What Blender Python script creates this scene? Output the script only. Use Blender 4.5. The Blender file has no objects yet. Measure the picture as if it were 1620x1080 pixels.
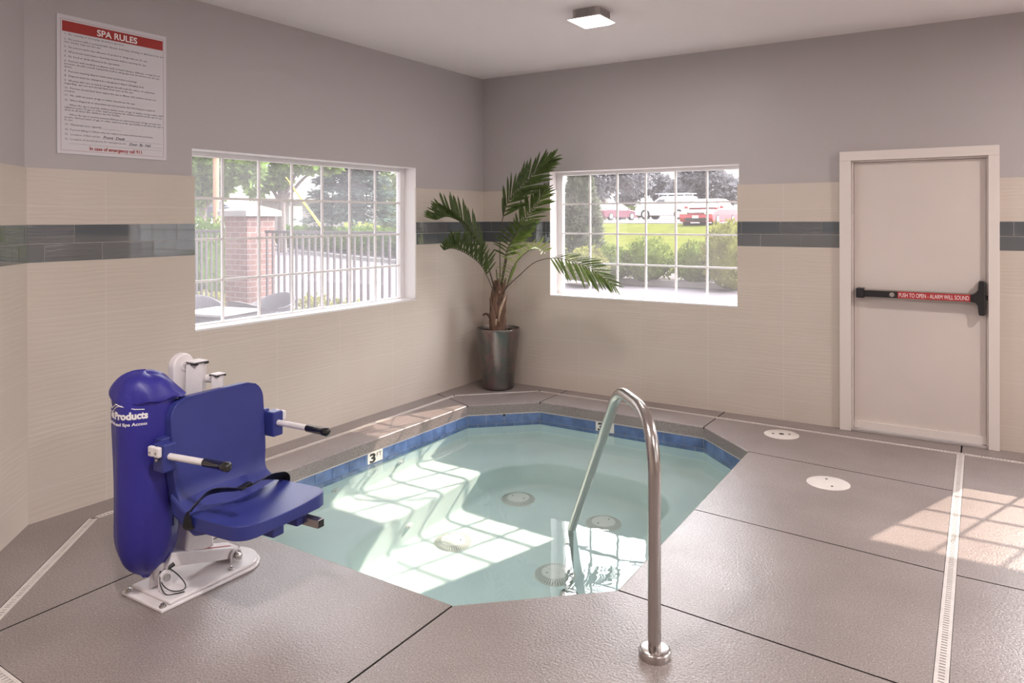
import bpy, bmesh, math, random
from mathutils import Vector, Matrix, noise
random.seed(7)
S = bpy.context.scene
COL = S.collection
PI = math.pi

# ------------------------------------------------------------------ camera model (metres, corner of the two walls = origin)
FPX, CYP, YAW, PITCH, ROLL = 1174.31, 348.86, 0.56679, -0.00197, -0.00227
CAM = Vector((4.21427, -6.08808, 1.59))
cyw, syw = math.cos(YAW), math.sin(YAW)
RIGHT = Vector((cyw, syw, 0)); FWD = Vector((-syw, cyw, 0)); TOW = -FWD; UP = Vector((0, 0, 1))
def ray(u, v):
    a, b = u - 810, v - CYP
    cr, sr = math.cos(ROLL), math.sin(ROLL)
    a, b = cr*a + sr*b, -sr*a + cr*b
    r, up = a/FPX, -b/FPX
    cp, sp = math.cos(PITCH), math.sin(PITCH)
    return FWD*(cp - up*sp) + RIGHT*r + UP*(sp + up*cp)
def atd(u, v, d): return CAM + ray(u, v)*d            # a point of the place, d metres in front of the camera
def atz(u, v, z=0.0):
    d = ray(u, v); return CAM + d*((z - CAM.z)/d.z)

# ------------------------------------------------------------------ mesh helpers
class MB:
    def __init__(s): s.v, s.f, s.m, s.uv = [], [], [], None
    def add(s, vs, fs, m=0, M=None):
        o = len(s.v)
        for p in vs:
            p = Vector(p); s.v.append(M @ p if M else p)
        for f in fs: s.f.append([i+o for i in f]); s.m.append(m)
        return s
    def box(s, x0, x1, y0, y1, z0, z1, m=0, M=None):
        v = [(x0,y0,z0),(x1,y0,z0),(x1,y1,z0),(x0,y1,z0),(x0,y0,z1),(x1,y0,z1),(x1,y1,z1),(x0,y1,z1)]
        return s.add(v, [(0,3,2,1),(4,5,6,7),(0,1,5,4),(1,2,6,5),(2,3,7,6),(3,0,4,7)], m, M)
    def cbox(s, c, h, m=0, R=None):
        M = Matrix.Translation(Vector(c)) @ (R.to_4x4() if R else Matrix())
        return s.box(-h[0],h[0],-h[1],h[1],-h[2],h[2], m, M)
    def tube(s, pts, r, n=12, m=0, caps=True, close=False, flat=None):
        pts = [Vector(p) for p in pts]; k = len(pts)
        rs = r if isinstance(r, (list, tuple)) else [r]*k
        T = []
        for i in range(k):
            a = pts[(i-1) % k] if (close or i > 0) else pts[i]
            b = pts[(i+1) % k] if (close or i < k-1) else pts[i]
            T.append((b-a).normalized())
        n0 = T[0].cross(UP)
        if n0.length < .05: n0 = T[0].cross(Vector((1,0,0)))
        n0.normalize(); vs = []
        for i in range(k):
            n0 = (n0 - T[i]*n0.dot(T[i])).normalized(); b0 = T[i].cross(n0)
            for j in range(n):
                a = 2*PI*j/n; vs.append(pts[i] + (n0*math.cos(a) + b0*math.sin(a)*(flat or 1))*rs[i])
        fs = []
        for i in range(k if close else k-1):
            for j in range(n):
                a, b = i*n+j, i*n+(j+1) % n; i2 = (i+1) % k
                fs.append((a, b, i2*n+(j+1) % n, i2*n+j))
        if caps and not close:
            fs.append(tuple(range(n))[::-1]); fs.append(tuple((k-1)*n+j for j in range(n)))
        return s.add(vs, fs, m)
    def cyl(s, p0, p1, r0, r1=None, n=20, m=0, caps=True):
        return s.tube([p0, p1], [r0, r0 if r1 is None else r1], n, m, caps)
    def lathe(s, prof, n=32, c=(0,0,0), m=0, M=None, fn=None):
        vs, fs = [], []; k = len(prof); c = Vector(c)
        for (r, z) in prof:
            for j in range(n):
                a = 2*PI*j/n; p = Vector((r*math.cos(a), r*math.sin(a), z))
                if fn: p = fn(p, a)
                vs.append(p + c)
        for i in range(k-1):
            for j in range(n): fs.append((i*n+j, i*n+(j+1) % n, (i+1)*n+(j+1) % n, (i+1)*n+j))
        if prof[0][0] > 1e-5: fs.append(tuple(range(n))[::-1])
        if prof[-1][0] > 1e-5: fs.append(tuple((k-1)*n+j for j in range(n)))
        return s.add(vs, fs, m, M)
    def prism(s, pts, z0, z1, m=0, M=None):
        k = len(pts); vs = [(p[0], p[1], z0) for p in pts] + [(p[0], p[1], z1) for p in pts]
        fs = [tuple(range(k))[::-1], tuple(range(k, 2*k))] + [(i, (i+1) % k, (i+1) % k+k, i+k) for i in range(k)]
        return s.add(vs, fs, m, M)
    def build(s, name, mats, parent=None, smooth=40, bevel=0, seg=2, sub=0, uvf=None):
        me = bpy.data.meshes.new(name)
        me.from_pydata([tuple(p) for p in s.v], [], s.f)
        if not isinstance(mats, (list, tuple)): mats = [mats]
        for m in mats: me.materials.append(m)
        for p, mi in zip(me.polygons, s.m): p.material_index = mi
        if smooth:
            for p in me.polygons: p.use_smooth = True
            me.set_sharp_from_angle(angle=math.radians(smooth))
        if uvf:
            l = me.uv_layers.new(name='UVMap')
            for lp in me.loops: l.data[lp.index].uv = uvf(me.vertices[lp.vertex_index].co)
        me.validate(); me.update()
        o = bpy.data.objects.new(name, me); COL.objects.link(o)
        if parent: o.parent = parent; o.matrix_parent_inverse = parent_matrix(parent).inverted()
        if bevel:
            b = o.modifiers.new('edge', 'BEVEL'); b.width = bevel; b.segments = seg; b.limit_method = 'ANGLE'; b.angle_limit = math.radians(40)
        if sub:
            b = o.modifiers.new('sub', 'SUBSURF'); b.levels = sub; b.render_levels = sub
        return o
def parent_matrix(o):
    m = Matrix.LocRotScale(o.location, o.rotation_euler, o.scale)
    if o.parent: m = parent_matrix(o.parent) @ o.matrix_parent_inverse @ m
    return m
def tag(o, label, cat, group=None, kind=None):
    o['label'] = label; o['category'] = cat
    if group: o['group'] = group
    if kind: o['kind'] = kind
    return o
def empty(name, loc, label=None, cat=None, group=None, kind=None):
    o = bpy.data.objects.new(name, None); COL.objects.link(o); o.location = loc; o.empty_display_size = .1
    if label: tag(o, label, cat, group)
    if kind: o['kind'] = kind
    return o
def struct(o): o['kind'] = 'structure'; return o
def copy_tree(o, parent=None):
    c = o.copy(); COL.objects.link(c)
    if parent: c.parent = parent
    for ch in list(o.children): copy_tree(ch, c)
    return c
def smoothpath(P, n=8):
    P = [Vector(p) for p in P]; out = []
    Q = [P[0]*2-P[1]] + P + [P[-1]*2-P[-2]]
    for i in range(1, len(Q)-2):
        a, b, c, d = Q[i-1], Q[i], Q[i+1], Q[i+2]
        for k in range(n):
            t = k/n
            out.append(.5*((2*b)+(c-a)*t+(2*a-5*b+4*c-d)*t*t+(3*b-a-3*c+d)*t**3))
    out.append(P[-1]); return out
def fillet(P, r, n=6):
    P = [Vector(p) for p in P]; out = [P[0]]
    for i in range(1, len(P)-1):
        a, b, c = P[i-1], P[i], P[i+1]
        d1, d2 = (a-b), (c-b); rr = min(r if not isinstance(r, list) else r[i], d1.length*.49, d2.length*.49)
        d1.normalize(); d2.normalize()
        for k in range(n+1):
            t = k/n
            out.append((b+d1*rr)*(1-t)**2 + b*2*t*(1-t) + (b+d2*rr)*t*t)
    out.append(P[-1]); return out

def add_text(mb, body, size, M, align='LEFT', width=None, ext=.0004, bold=0.0, m=0, shear=0, res=3, warp=None, space=1.0):
    cu = bpy.data.curves.new('t', 'FONT'); cu.body = body; cu.size = size; cu.extrude = ext; cu.align_x = align
    cu.offset = bold; cu.shear = shear; cu.resolution_u = res; cu.space_character = space
    ob = bpy.data.objects.new('t', cu); COL.objects.link(ob)
    dg = bpy.context.evaluated_depsgraph_get(); dg.update()
    ev = ob.evaluated_get(dg); me = ev.to_mesh()
    vs = [v.co.copy() for v in me.vertices]; fs = [tuple(p.vertices) for p in me.polygons]
    ev.to_mesh_clear(); bpy.data.objects.remove(ob); bpy.data.curves.remove(cu)
    if not vs: return
    x0, x1 = min(p.x for p in vs), max(p.x for p in vs)
    if width:
        k = width/(x1-x0); ref = 0 if align == 'LEFT' else (x0+x1)/2
        for p in vs: p.x = ref + (p.x-ref)*k
    if warp: vs = [warp(p) for p in vs]
    mb.add(vs, fs, m, M)

# ------------------------------------------------------------------ materials
def new_mat(name):
    m = bpy.data.materials.new(name); m.use_nodes = True; t = m.node_tree; t.nodes.clear()
    o = t.nodes.new('ShaderNodeOutputMaterial'); return m, t, o
def nd(t, typ, ins=None, **kw):
    n = t.nodes.new(typ)
    for k, v in kw.items(): setattr(n, k, v)
    for k, v in (ins or {}).items():
        if isinstance(v, bpy.types.NodeSocket): t.links.new(v, n.inputs[k])
        else: n.inputs[k].default_value = v
    return n
def c4(c): return (c[0], c[1], c[2], 1)
def srgb(r, g, b):
    f = lambda x: (x/255/12.92) if x/255 <= .04045 else ((x/255+.055)/1.055)**2.4
    return (f(r), f(g), f(b))
def ramp(t, fac, stops):
    n = t.nodes.new('ShaderNodeValToRGB'); t.links.new(fac, n.inputs[0])
    e = n.color_ramp.elements
    e[0].position, e[0].color = stops[0][0], c4(stops[0][1]); e[1].position, e[1].color = stops[-1][0], c4(stops[-1][1])
    for p, c in stops[1:-1]:
        x = e.new(p); x.color = c4(c)
    return n
def pbr(name, col, rough=.5, metal=0, bump=None, var=None, coat=0, spec=.5, coord='Object', scale=1, alpha=None, trans=0, ior=1.45, rvar=None, sheen=0):
    """col base; var=(scale, amount, stretch) noise variation; bump=(scale, distance[, detail, stretch])"""
    m, t, o = new_mat(name)
    tc = nd(t, 'ShaderNodeTexCoord'); src = tc.outputs[coord]
    b = nd(t, 'ShaderNodeBsdfPrincipled', {'Base Color': c4(col), 'Roughness': rough, 'Metallic': metal, 'Coat Weight': coat, 'Specular IOR Level': spec, 'Transmission Weight': trans, 'IOR': ior})
    if var:
        mp = nd(t, 'ShaderNodeMapping', {'Vector': src, 'Scale': var[2] if len(var) > 2 else (1,1,1)})
        n = nd(t, 'ShaderNodeTexNoise', {'Vector': mp.outputs[0], 'Scale': var[0], 'Detail': 4.0})
        lo = tuple(max(0, x*(1-var[1])) for x in col); hi = tuple(min(1, x*(1+var[1])) for x in col)
        r = ramp(t, n.outputs[0], [(.3, lo), (.7, hi)]); t.links.new(r.outputs[0], b.inputs['Base Color'])
    if bump:
        mp = nd(t, 'ShaderNodeMapping', {'Vector': src, 'Scale': bump[3] if len(bump) > 3 else (1,1,1)})
        n = nd(t, 'ShaderNodeTexNoise', {'Vector': mp.outputs[0], 'Scale': bump[0], 'Detail': bump[2] if len(bump) > 2 else 2.0})
        bp = nd(t, 'ShaderNodeBump', {'Height': n.outputs[0], 'Distance': bump[1], 'Strength': 1.0})
        t.links.new(bp.outputs[0], b.inputs['Normal'])
    t.links.new(b.outputs[0], o.inputs[0]); return m
def emit(name, col, st):
    m, t, o = new_mat(name); e = nd(t, 'ShaderNodeEmission', {'Color': c4(col), 'Strength': st}); t.links.new(e.outputs[0], o.inputs[0]); return m

M = {}
M['paint'] = pbr('grey wall paint', (.46, .425, .425), .42, bump=(160, .0012, 2))
M['ceiling'] = pbr('ceiling paint', (.82, .755, .75), .75, bump=(120, .0008, 2))
M['whiteout'] = pbr('white painted trim outdoors', (.35, .34, .34), .5); M['white'] = pbr('white trim paint', (.80, .76, .75), .35)
M['vinyl'] = pbr('white vinyl', (.80, .77, .77), .35)
M['door'] = pbr('cream door paint', (.66, .585, .545), .38, var=(1.6, .03), bump=(60, .0004))
M['doorframe'] = pbr('cream frame paint', (.74, .67, .63), .32)
M['steel'] = pbr('brushed stainless', (.50, .46, .44), .24, 1, bump=(300, .0002, 2, (1,1,.05)))
M['chrome'] = pbr('bolt metal', (.55, .53, .52), .25, 1)
M['black'] = pbr('black plastic', (.02, .019, .02), .38)
M['blackgloss'] = pbr('black grip', (.012, .012, .013), .12, coat=.5)
M['red'] = pbr('red label', (.42, .03, .035), .45)
M['signred'] = pbr('sign red', (.36, .03, .025), .5)
M['signwhite'] = pbr('sign white', (.66, .63, .66), .4)
M['ink'] = pbr('dark ink', (.055, .045, .09), .6)
M['labelwhite'] = pbr('white lettering', (.85, .82, .82), .5)
M['blue'] = pbr('blue moulded plastic', (.033, .042, .215), .36, bump=(220, .0006, 3), var=(3, .08))
M['bag'] = pbr('blue vinyl cover', (.030, .026, .25), .42, bump=(9, .006, 3), var=(4, .1))
M['liftwhite'] = pbr('white powder coat', (.76, .72, .73), .28, var=(30, .03))
M['lid'] = pbr('cream lid plastic', (.72, .66, .62), .35, var=(12, .05))
M['drain'] = pbr('white drain plastic', (.62, .57, .54), .45, var=(18, .06))
M['dark'] = pbr('dark recess', (.02, .018, .018), .8)
M['joint'] = pbr('joint sealant', (.05, .042, .04), .8)
M['grate'] = pbr('grey white grate plastic', (.72, .72, .67), .4)
M['grey rib'] = pbr('ribbed grey housing', (.42, .39, .38), .35)

# deck: sealed exposed aggregate, slightly glossy
def deck_mat():
    m, t, o = new_mat('sealed aggregate deck'); tc = nd(t, 'ShaderNodeTexCoord'); P = tc.outputs['Object']
    big = nd(t, 'ShaderNodeTexNoise', {'Vector': P, 'Scale': 1.3, 'Detail': 5.0, 'Roughness': .6})
    base = ramp(t, big.outputs[0], [(.3, (.225, .188, .178)), (.55, (.27, .228, .218)), (.75, (.31, .265, .255))])
    fine = nd(t, 'ShaderNodeTexNoise', {'Vector': P, 'Scale': 150.0, 'Detail': 3.0})
    fr = ramp(t, fine.outputs[0], [(.35, (.70, .70, .70)), (.65, (1.28, 1.27, 1.26))])
    mx = nd(t, 'ShaderNodeMix', data_type='RGBA', blend_type='MULTIPLY'); mx.inputs[0].default_value = 1
    t.links.new(base.outputs[0], mx.inputs[6]); t.links.new(fr.outputs[0], mx.inputs[7])
    vo = nd(t, 'ShaderNodeTexVoronoi', {'Vector': P, 'Scale': 58.0, 'Randomness': 1.0})
    lt = nd(t, 'ShaderNodeMath', {0: vo.outputs['Distance'], 1: .11}, operation='LESS_THAN')
    sel = nd(t, 'ShaderNodeSeparateColor', {0: vo.outputs['Color']})
    gt = nd(t, 'ShaderNodeMath', {0: sel.outputs[0], 1: .74}, operation='GREATER_THAN')
    mm = nd(t, 'ShaderNodeMath', {0: lt.outputs[0], 1: gt.outputs[0]}, operation='MULTIPLY')
    mx2 = nd(t, 'ShaderNodeMix', data_type='RGBA'); t.links.new(mm.outputs[0], mx2.inputs[0]); t.links.new(mx.outputs[2], mx2.inputs[6]); mx2.inputs[7].default_value = (.62, .57, .54, 1)
    rn = nd(t, 'ShaderNodeTexNoise', {'Vector': P, 'Scale': 2.2, 'Detail': 3.0})
    rr = nd(t, 'ShaderNodeMapRange', {0: rn.outputs[0], 1: .3, 2: .7, 3: .33, 4: .43})
    bn = nd(t, 'ShaderNodeTexNoise', {'Vector': P, 'Scale': 95.0, 'Detail': 2.5})
    bp = nd(t, 'ShaderNodeBump', {'Height': bn.outputs[0], 'Distance': .0024, 'Strength': .8})
    b = nd(t, 'ShaderNodeBsdfPrincipled', {'Base Color': mx2.outputs[2], 'Roughness': rr.outputs[0], 'Normal': bp.outputs[0], 'Specular IOR Level': .42, 'Coat Weight': .22, 'Coat Roughness': .3})
    t.links.new(bp.outputs[0], b.inputs['Coat Normal'])
    t.links.new(b.outputs[0], o.inputs[0]); return m
M['deck'] = deck_mat()

# cream wave tile (UV in metres: along the wall, height)
def tile_mat():
    m, t, o = new_mat('cream wave wall tile'); tc = nd(t, 'ShaderNodeTexCoord'); P = tc.outputs['UV']
    sp = nd(t, 'ShaderNodeSeparateXYZ', {0: P})
    def grout(sock, off, pitch, w):
        a = nd(t, 'ShaderNodeMath', {0: sock, 1: off}, operation='SUBTRACT'); d = nd(t, 'ShaderNodeMath', {0: a.outputs[0], 1: pitch}, operation='DIVIDE')
        pp = nd(t, 'ShaderNodeMath', {0: d.outputs[0], 1: .5}, operation='PINGPONG'); return nd(t, 'ShaderNodeMath', {0: pp.outputs[0], 1: w/pitch}, operation='LESS_THAN')
    g1 = grout(sp.outputs[0], .46, .604, .0016); g2 = grout(sp.outputs[1], .166, .3, .0016)
    g = nd(t, 'ShaderNodeMath', {0: g1.outputs[0], 1: g2.outputs[0]}, operation='MAXIMUM')
    mp = nd(t, 'ShaderNodeMapping', {'Vector': P, 'Scale': (.16, 1, 1)})
    wv = nd(t, 'ShaderNodeTexWave', {'Vector': mp.outputs[0], 'Scale': 11.0, 'Distortion': 9.0, 'Detail': 2.0, 'Detail Scale': 1.1, 'Detail Roughness': .6}, bands_direction='Y')
    n2 = nd(t, 'ShaderNodeTexNoise', {'Vector': P, 'Scale': 1.1, 'Detail': 2.0})
    col = ramp(t, n2.outputs[0], [(.3, (.575, .50, .435)), (.7, (.63, .555, .49))])
    mx = nd(t, 'ShaderNodeMix', data_type='RGBA'); t.links.new(g.outputs[0], mx.inputs[0]); t.links.new(col.outputs[0], mx.inputs[6]); mx.inputs[7].default_value = (.66, .60, .55, 1)
    inv = nd(t, 'ShaderNodeMath', {0: 1.0, 1: g.outputs[0]}, operation='SUBTRACT')
    n3 = nd(t, 'ShaderNodeTexNoise', {'Vector': mp.outputs[0], 'Scale': 4.0, 'Detail': 1.0}); ms = nd(t, 'ShaderNodeMapRange', {0: n3.outputs[0], 1: .35, 2: .65, 3: .15, 4: 1.0}); wm = nd(t, 'ShaderNodeMath', {0: wv.outputs['Fac'], 1: ms.outputs[0]}, operation='MULTIPLY')
    h = nd(t, 'ShaderNodeMath', {0: wm.outputs[0], 1: inv.outputs[0]}, operation='MULTIPLY')
    bp = nd(t, 'ShaderNodeBump', {'Height': h.outputs[0], 'Distance': .002, 'Strength': .3})
    b = nd(t, 'ShaderNodeBsdfPrincipled', {'Base Color': mx.outputs[2], 'Roughness': .38, 'Normal': bp.outputs[0], 'Specular IOR Level': .4})
    t.links.new(b.outputs[0], o.inputs[0]); return m
M['tile'] = tile_mat()
M['glasstile'] = pbr('slate glass tile', (.115, .125, .135), .04, coat=1, spec=.7)
M['glassripple'] = pbr('rippled slate glass tile', (.12, .125, .132), .06, coat=1, spec=.7, bump=(14, .006, 3, (.25, .25, 5)))
M['grout'] = pbr('white grout', (.62, .57, .54), .7)
M['pooltile'] = pbr('blue pool tile', (.085, .145, .32), .12, coat=.6, var=(14, .3))
M['plaster'] = pbr('white pool plaster', (.61, .71, .695), .6, var=(2.5, .05))
M['marker'] = pbr('white marker tile', (.74, .72, .68), .25)

def water_mat():
    m, t, o = new_mat('clear spa water'); tc = nd(t, 'ShaderNodeTexCoord')
    n = nd(t, 'ShaderNodeTexNoise', {'Vector': tc.outputs['Object'], 'Scale': 5.0, 'Detail': 2.0, 'Distortion': .6})
    bp = nd(t, 'ShaderNodeBump', {'Height': n.outputs[0], 'Distance': .0016, 'Strength': .5})
    b = nd(t, 'ShaderNodeBsdfPrincipled', {'Base Color': (.87, .97, .965, 1), 'Roughness': 0.0, 'IOR': 1.333, 'Transmission Weight': 1.0, 'Normal': bp.outputs[0]})
    t.links.new(b.outputs[0], o.inputs[0]); return m
M['water'] = water_mat()
def pane_mat(d0, d1):
    m, t, o = new_mat('window glass'); 
    tr = nd(t, 'ShaderNodeBsdfTransparent', {'Color': (.96, .97, .97, 1)})
    gl = nd(t, 'ShaderNodeBsdfGlossy', {'Roughness': 0.0, 'Color': (1, 1, 1, 1)})
    fr = nd(t, 'ShaderNodeFresnel', {'IOR': 1.45})
    mx = nd(t, 'ShaderNodeMixShader', {0: fr.outputs[0], 1: tr.outputs[0], 2: gl.outputs[0]})
    ts = nd(t, 'ShaderNodeBsdfTranslucent', {'Color': (.95, .90, .91, 1)})  # white veil mixed into the glass stands in for glare haze
    tc = nd(t, 'ShaderNodeTexCoord'); n = nd(t, 'ShaderNodeTexNoise', {'Vector': tc.outputs['Object'], 'Scale': 3.0, 'Detail': 4.0})
    rr = nd(t, 'ShaderNodeMapRange', {0: n.outputs[0], 1: .3, 2: .7, 3: d0, 4: d1})
    m2 = nd(t, 'ShaderNodeMixShader', {0: rr.outputs[0], 1: mx.outputs[0], 2: ts.outputs[0]})
    t.links.new(m2.outputs[0], o.inputs[0]); return m
M['pane'] = pane_mat(.12, .16); M['panehaze_low'] = pane_mat(.026, .038)
M['diffuser'] = emit('lamp diffuser', (1.0, .94, .90), 9)

# ------------------------------------------------------------------ room shell
H = 2.985; ZT = 1.866; B0, B1 = 1.366, 1.566     # ceiling, tile top, glass band
class Frame:
    def __init__(s, o, du, n): s.o, s.du, s.n = Vector((o[0], o[1], 0)), Vector((du[0], du[1], 0)), Vector((n[0], n[1], 0))
    def M(s): return Matrix(((s.du.x, s.n.x, 0, s.o.x), (s.du.y, s.n.y, 0, s.o.y), (0, 0, 1, 0), (0, 0, 0, 1)))
    def uv(s, co): d = co - s.o; return (d.x*s.du.x + d.y*s.du.y, co.z)
r2 = math.sqrt(.5)
FA = Frame((0, 0), (0, 1), (1, 0)); FB = Frame((0, 0), (1, 0), (0, -1)); FC = Frame((0, -4.18), (r2, -r2), (r2, r2))
FR = Frame((7, 0), (0, 1), (-1, 0)); FK = Frame((0, -8.2), (1, 0), (0, 1))
def rects(u0, u1, z0, z1, holes):
    out = []; cur = u0
    for (a, b, c, d) in sorted(holes):
        if d <= z0 or c >= z1: continue
        if a > cur: out.append((cur, a, z0, z1))
        if c > z0: out.append((a, b, z0, c))
        if d < z1: out.append((a, b, d, z1))
        cur = b
    if cur < u1: out.append((cur, u1, z0, z1))
    return out
def wall(name, F, u0, u1, holes, thick=.2, w0=None, w1=None, joints1=0.0, joints2=.15, ripple=.3):
    mat = F.M(); mb = MB()
    grown = [(a-.012, b+.012, c-.012 if c > .1 else c, d) for a, b, c, d in holes]
    for (a, b, c, d) in rects(u0, u1, 0, H, grown): mb.box(a, b, -thick, -.012, c, d, 0, mat)
    w = struct(mb.build(name, M['paint'], smooth=0))
    w0 = u0 if w0 is None else w0; w1 = u1 if w1 is None else w1
    mb = MB()
    for z0, z1 in ((0, B0), (B1, ZT)):
        for (a, b, c, d) in rects(w0, w1, z0, z1, holes): mb.box(a, b, -.0119, 0, c, d, 0, mat)
    mb.build('wainscot_tile', M['tile'], w, smooth=0, uvf=F.uv)
    mb = MB()
    for (a, b, c, d) in rects(w0, w1, B0, B1, holes): 
        mb.box(a, b, -.0119, -.0025, c, d, 2, mat)
        for row, (za, zb, off) in enumerate(((B0+.0975+.003, B1-.0015, joints1), (B0+.0015, B0+.0975, joints2))):
            k = math.floor((a-off)/.306)
            while off+k*.306 < b:
                p, q = max(a+.001, off+k*.306+.0015), min(b-.001, off+(k+1)*.306-.0015)
                if q-p > .004: mb.box(p, q, -.011, 0, za, zb, 1 if random.random() < ripple else 0, mat)
                k += 1
    mb.build('glass_tile_band', [M['glasstile'], M['glassripple'], M['grout']], w, smooth=0)
    return w
WA = (-3.203, -1.037, .892, 2.042); WB = (.765, 2.515, .878, 2.035); W3 = (4.46, 6.21, .878, 2.035); DR = (3.35, 4.25, 0, 2.04)
random.seed(3)
wall('wall_left', FA, -4.27, .2, [WA], w0=-4.18, w1=0.0, joints1=-3.94, joints2=-3.787)
wall('wall_back', FB, -.012, 7.2, [WB, DR, W3], w0=0.0, w1=7.0, joints1=2.547, joints2=2.70)
wall('wall_angled', FC, -.08, 5.9, [], w0=0.0, w1=5.68, joints1=.03, joints2=-.13)
ADDED_WIN = [(-3.3, -1.2, .89, 2.04), (-6.6, -4.4, .89, 2.04)]  # unseen windows added on the right wall to let in more daylight
wall('wall_right', FR, -8.4, .012, ADDED_WIN, w0=-8.2, w1=0.0)
wall('wall_rear', FK, 3.9, 7.2, [], w0=4.02, w1=7.0)
mb = MB(); mb.prism([(-.4, .4), (7.4, .4), (7.4, -8.6), (3.7, -8.6), (-.4, -4.3)], H, H+.2)
struct(mb.build('ceiling', M['ceiling'], smooth=0))

# deck slab with the octagonal opening, joints and drain slots
OCT = [(.49, -.95), (.952, -.515), (2.405, -.525), (2.85, -.95), (2.885, -3.165), (2.365, -3.64), (.97, -3.61), (.49, -3.13)]
def floor_mesh():
    bm = bmesh.new()
    outer = [(-.2, .2), (7.2, .2), (7.2, -8.4), (3.9, -8.4), (-.2, -4.3)]
    ov = [bm.verts.new((x, y, 0)) for x, y in outer]; iv = [bm.verts.new((x, y, 0)) for x, y in OCT]
    es = [bm.edges.new((L[i], L[(i+1) % len(L)])) for L in (ov, iv) for i in range(len(L))]
    bmesh.ops.triangle_fill(bm, use_beauty=True, use_dissolve=False, edges=es)
    fs = list(bm.faces)
    bmesh.ops.recalc_face_normals(bm, faces=fs)
    if fs[0].normal.z < 0: bmesh.ops.reverse_faces(bm, faces=fs)
    ext = bmesh.ops.extrude_face_region(bm, geom=fs)
    for v in [g for g in ext['geom'] if isinstance(g, bmesh.types.BMVert)]: v.co.z = -.082
    bmesh.ops.recalc_face_normals(bm, faces=bm.faces[:])
    oc = set((round(x, 4), round(y, 4)) for x, y in OCT)
    be = [e for e in bm.edges if all(abs(v.co.z) < 1e-6 and (round(v.co.x, 4), round(v.co.y, 4)) in oc for v in e.verts) and len(e.link_faces) == 2 and any(abs(f.normal.z) < .1 for f in e.link_faces)]
    bmesh.ops.bevel(bm, geom=be, offset=.009, segments=3, profile=.5, affect='EDGES')
    me = bpy.data.meshes.new('floor'); bm.to_mesh(me); bm.free(); return me
floor = bpy.data.objects.new('floor', floor_mesh()); COL.objects.link(floor); struct(floor)
floor.data.materials.append(M['deck']); floor.data.materials.append(M['joint'])
JOINTS = [((.49, -.95), (-.02, -.74)), ((.952, -.515), (.945, .02)), ((2.405, -.525), (2.41, .02)), ((2.85, -.95), (4.06, -1.06)), ((2.872, -2.13), (4.06, -2.235)),
          ((4.1, -2.24), (7.1, -2.28)), ((2.885, -3.165), (4.065, -3.25)), ((4.1, -3.25), (7.1, -3.3)), ((2.365, -3.64), (2.385, -6.1)), ((.97, -3.61), (1.0, -4.95)), ((4.08, -.22), (4.08, .1)), ((2.385, -5.6), (4.06, -5.65))]
DRAINS = [('trench_drain', [(.20, -3.93), (.178, -.715)], 'white slotted floor drain along the foot of the wall under the wide window'),
          ('trench_drain', [(.178, -.715), (.738, -.16)], 'short white slotted floor drain cutting the corner in front of the plant pot'),
          ('trench_drain', [(.738, -.16), (6.6, -.285)], 'white slotted floor drain along the foot of the wall passing the door'),
          ('trench_drain', [(4.078, -.25), (4.095, -5.9)], 'long white slotted floor drain running from the door towards the viewer'),
          ('trench_drain', [(.20, -3.95), (1.0, -4.83), (1.0, -4.83)], 'white slotted floor drain beside the angled wall behind the pool lift'),
          ('trench_drain', [(1.02, -4.855), (3.9, -4.93)], 'white slotted floor drain crossing the deck in the near corner')]
def strip_box(a, b, w, z0, z1, extend=0.0):
    a, b = Vector((a[0], a[1], 0)), Vector((b[0], b[1], 0)); d = (b-a).normalized(); n = Vector((-d.y, d.x, 0))*w/2
    a = a-d*extend; b = b+d*extend
    return [a+n, a-n, b-n, b+n]
cut = MB()
for a, b in JOINTS: cut.prism(strip_box(a, b, .009, 0, 0, .012), -.016, .02)
cut1 = cut.build('cut', M['joint'], smooth=0)
cut = MB()
for k, (nme, pts, lab) in enumerate(DRAINS):
    a, b = pts[0], pts[1]; cut.prism(strip_box(a, b, .05, 0, 0, .02 if k in (1,) else 0), -.03, .02)
cut2 = cut.build('cut', M['dark'], smooth=0)
for c in (cut1, cut2):
    md = floor.modifiers.new('b', 'BOOLEAN'); md.operation = 'DIFFERENCE'; md.object = c; md.solver = 'EXACT'; md.use_self = True; md.material_mode = 'TRANSFER'
dg = bpy.context.evaluated_depsgraph_get(); dg.update()
me = bpy.data.meshes.new_from_object(floor.evaluated_get(dg)); floor.modifiers.clear(); floor.data = me
for c in (cut1, cut2): bpy.data.objects.remove(c)
for (nme, pts, lab) in DRAINS:
    a, b = Vector((*pts[0], 0)), Vector((*pts[1], 0)); d = (b-a); L = d.length; d.normalize(); n = Vector((-d.y, d.x, 0))
    Mx = Matrix(((d.x, n.x, 0, a.x), (d.y, n.y, 0, a.y), (0, 0, 1, 0), (0, 0, 0, 1)))
    mb = MB()
    for s in (-1, 1): mb.box(0, L, s*.0165-.0065, s*.0165+.0065, -.02, -.001, 0, Mx)
    x = .004
    while x < L-.012: mb.box(x, x+.0125, -.0105, .0105, -.018, -.002, 0, Mx); x += .02
    tag(mb.build(nme, M['drain'], smooth=0), lab, 'floor drain', 'slotted deck drains')

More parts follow.
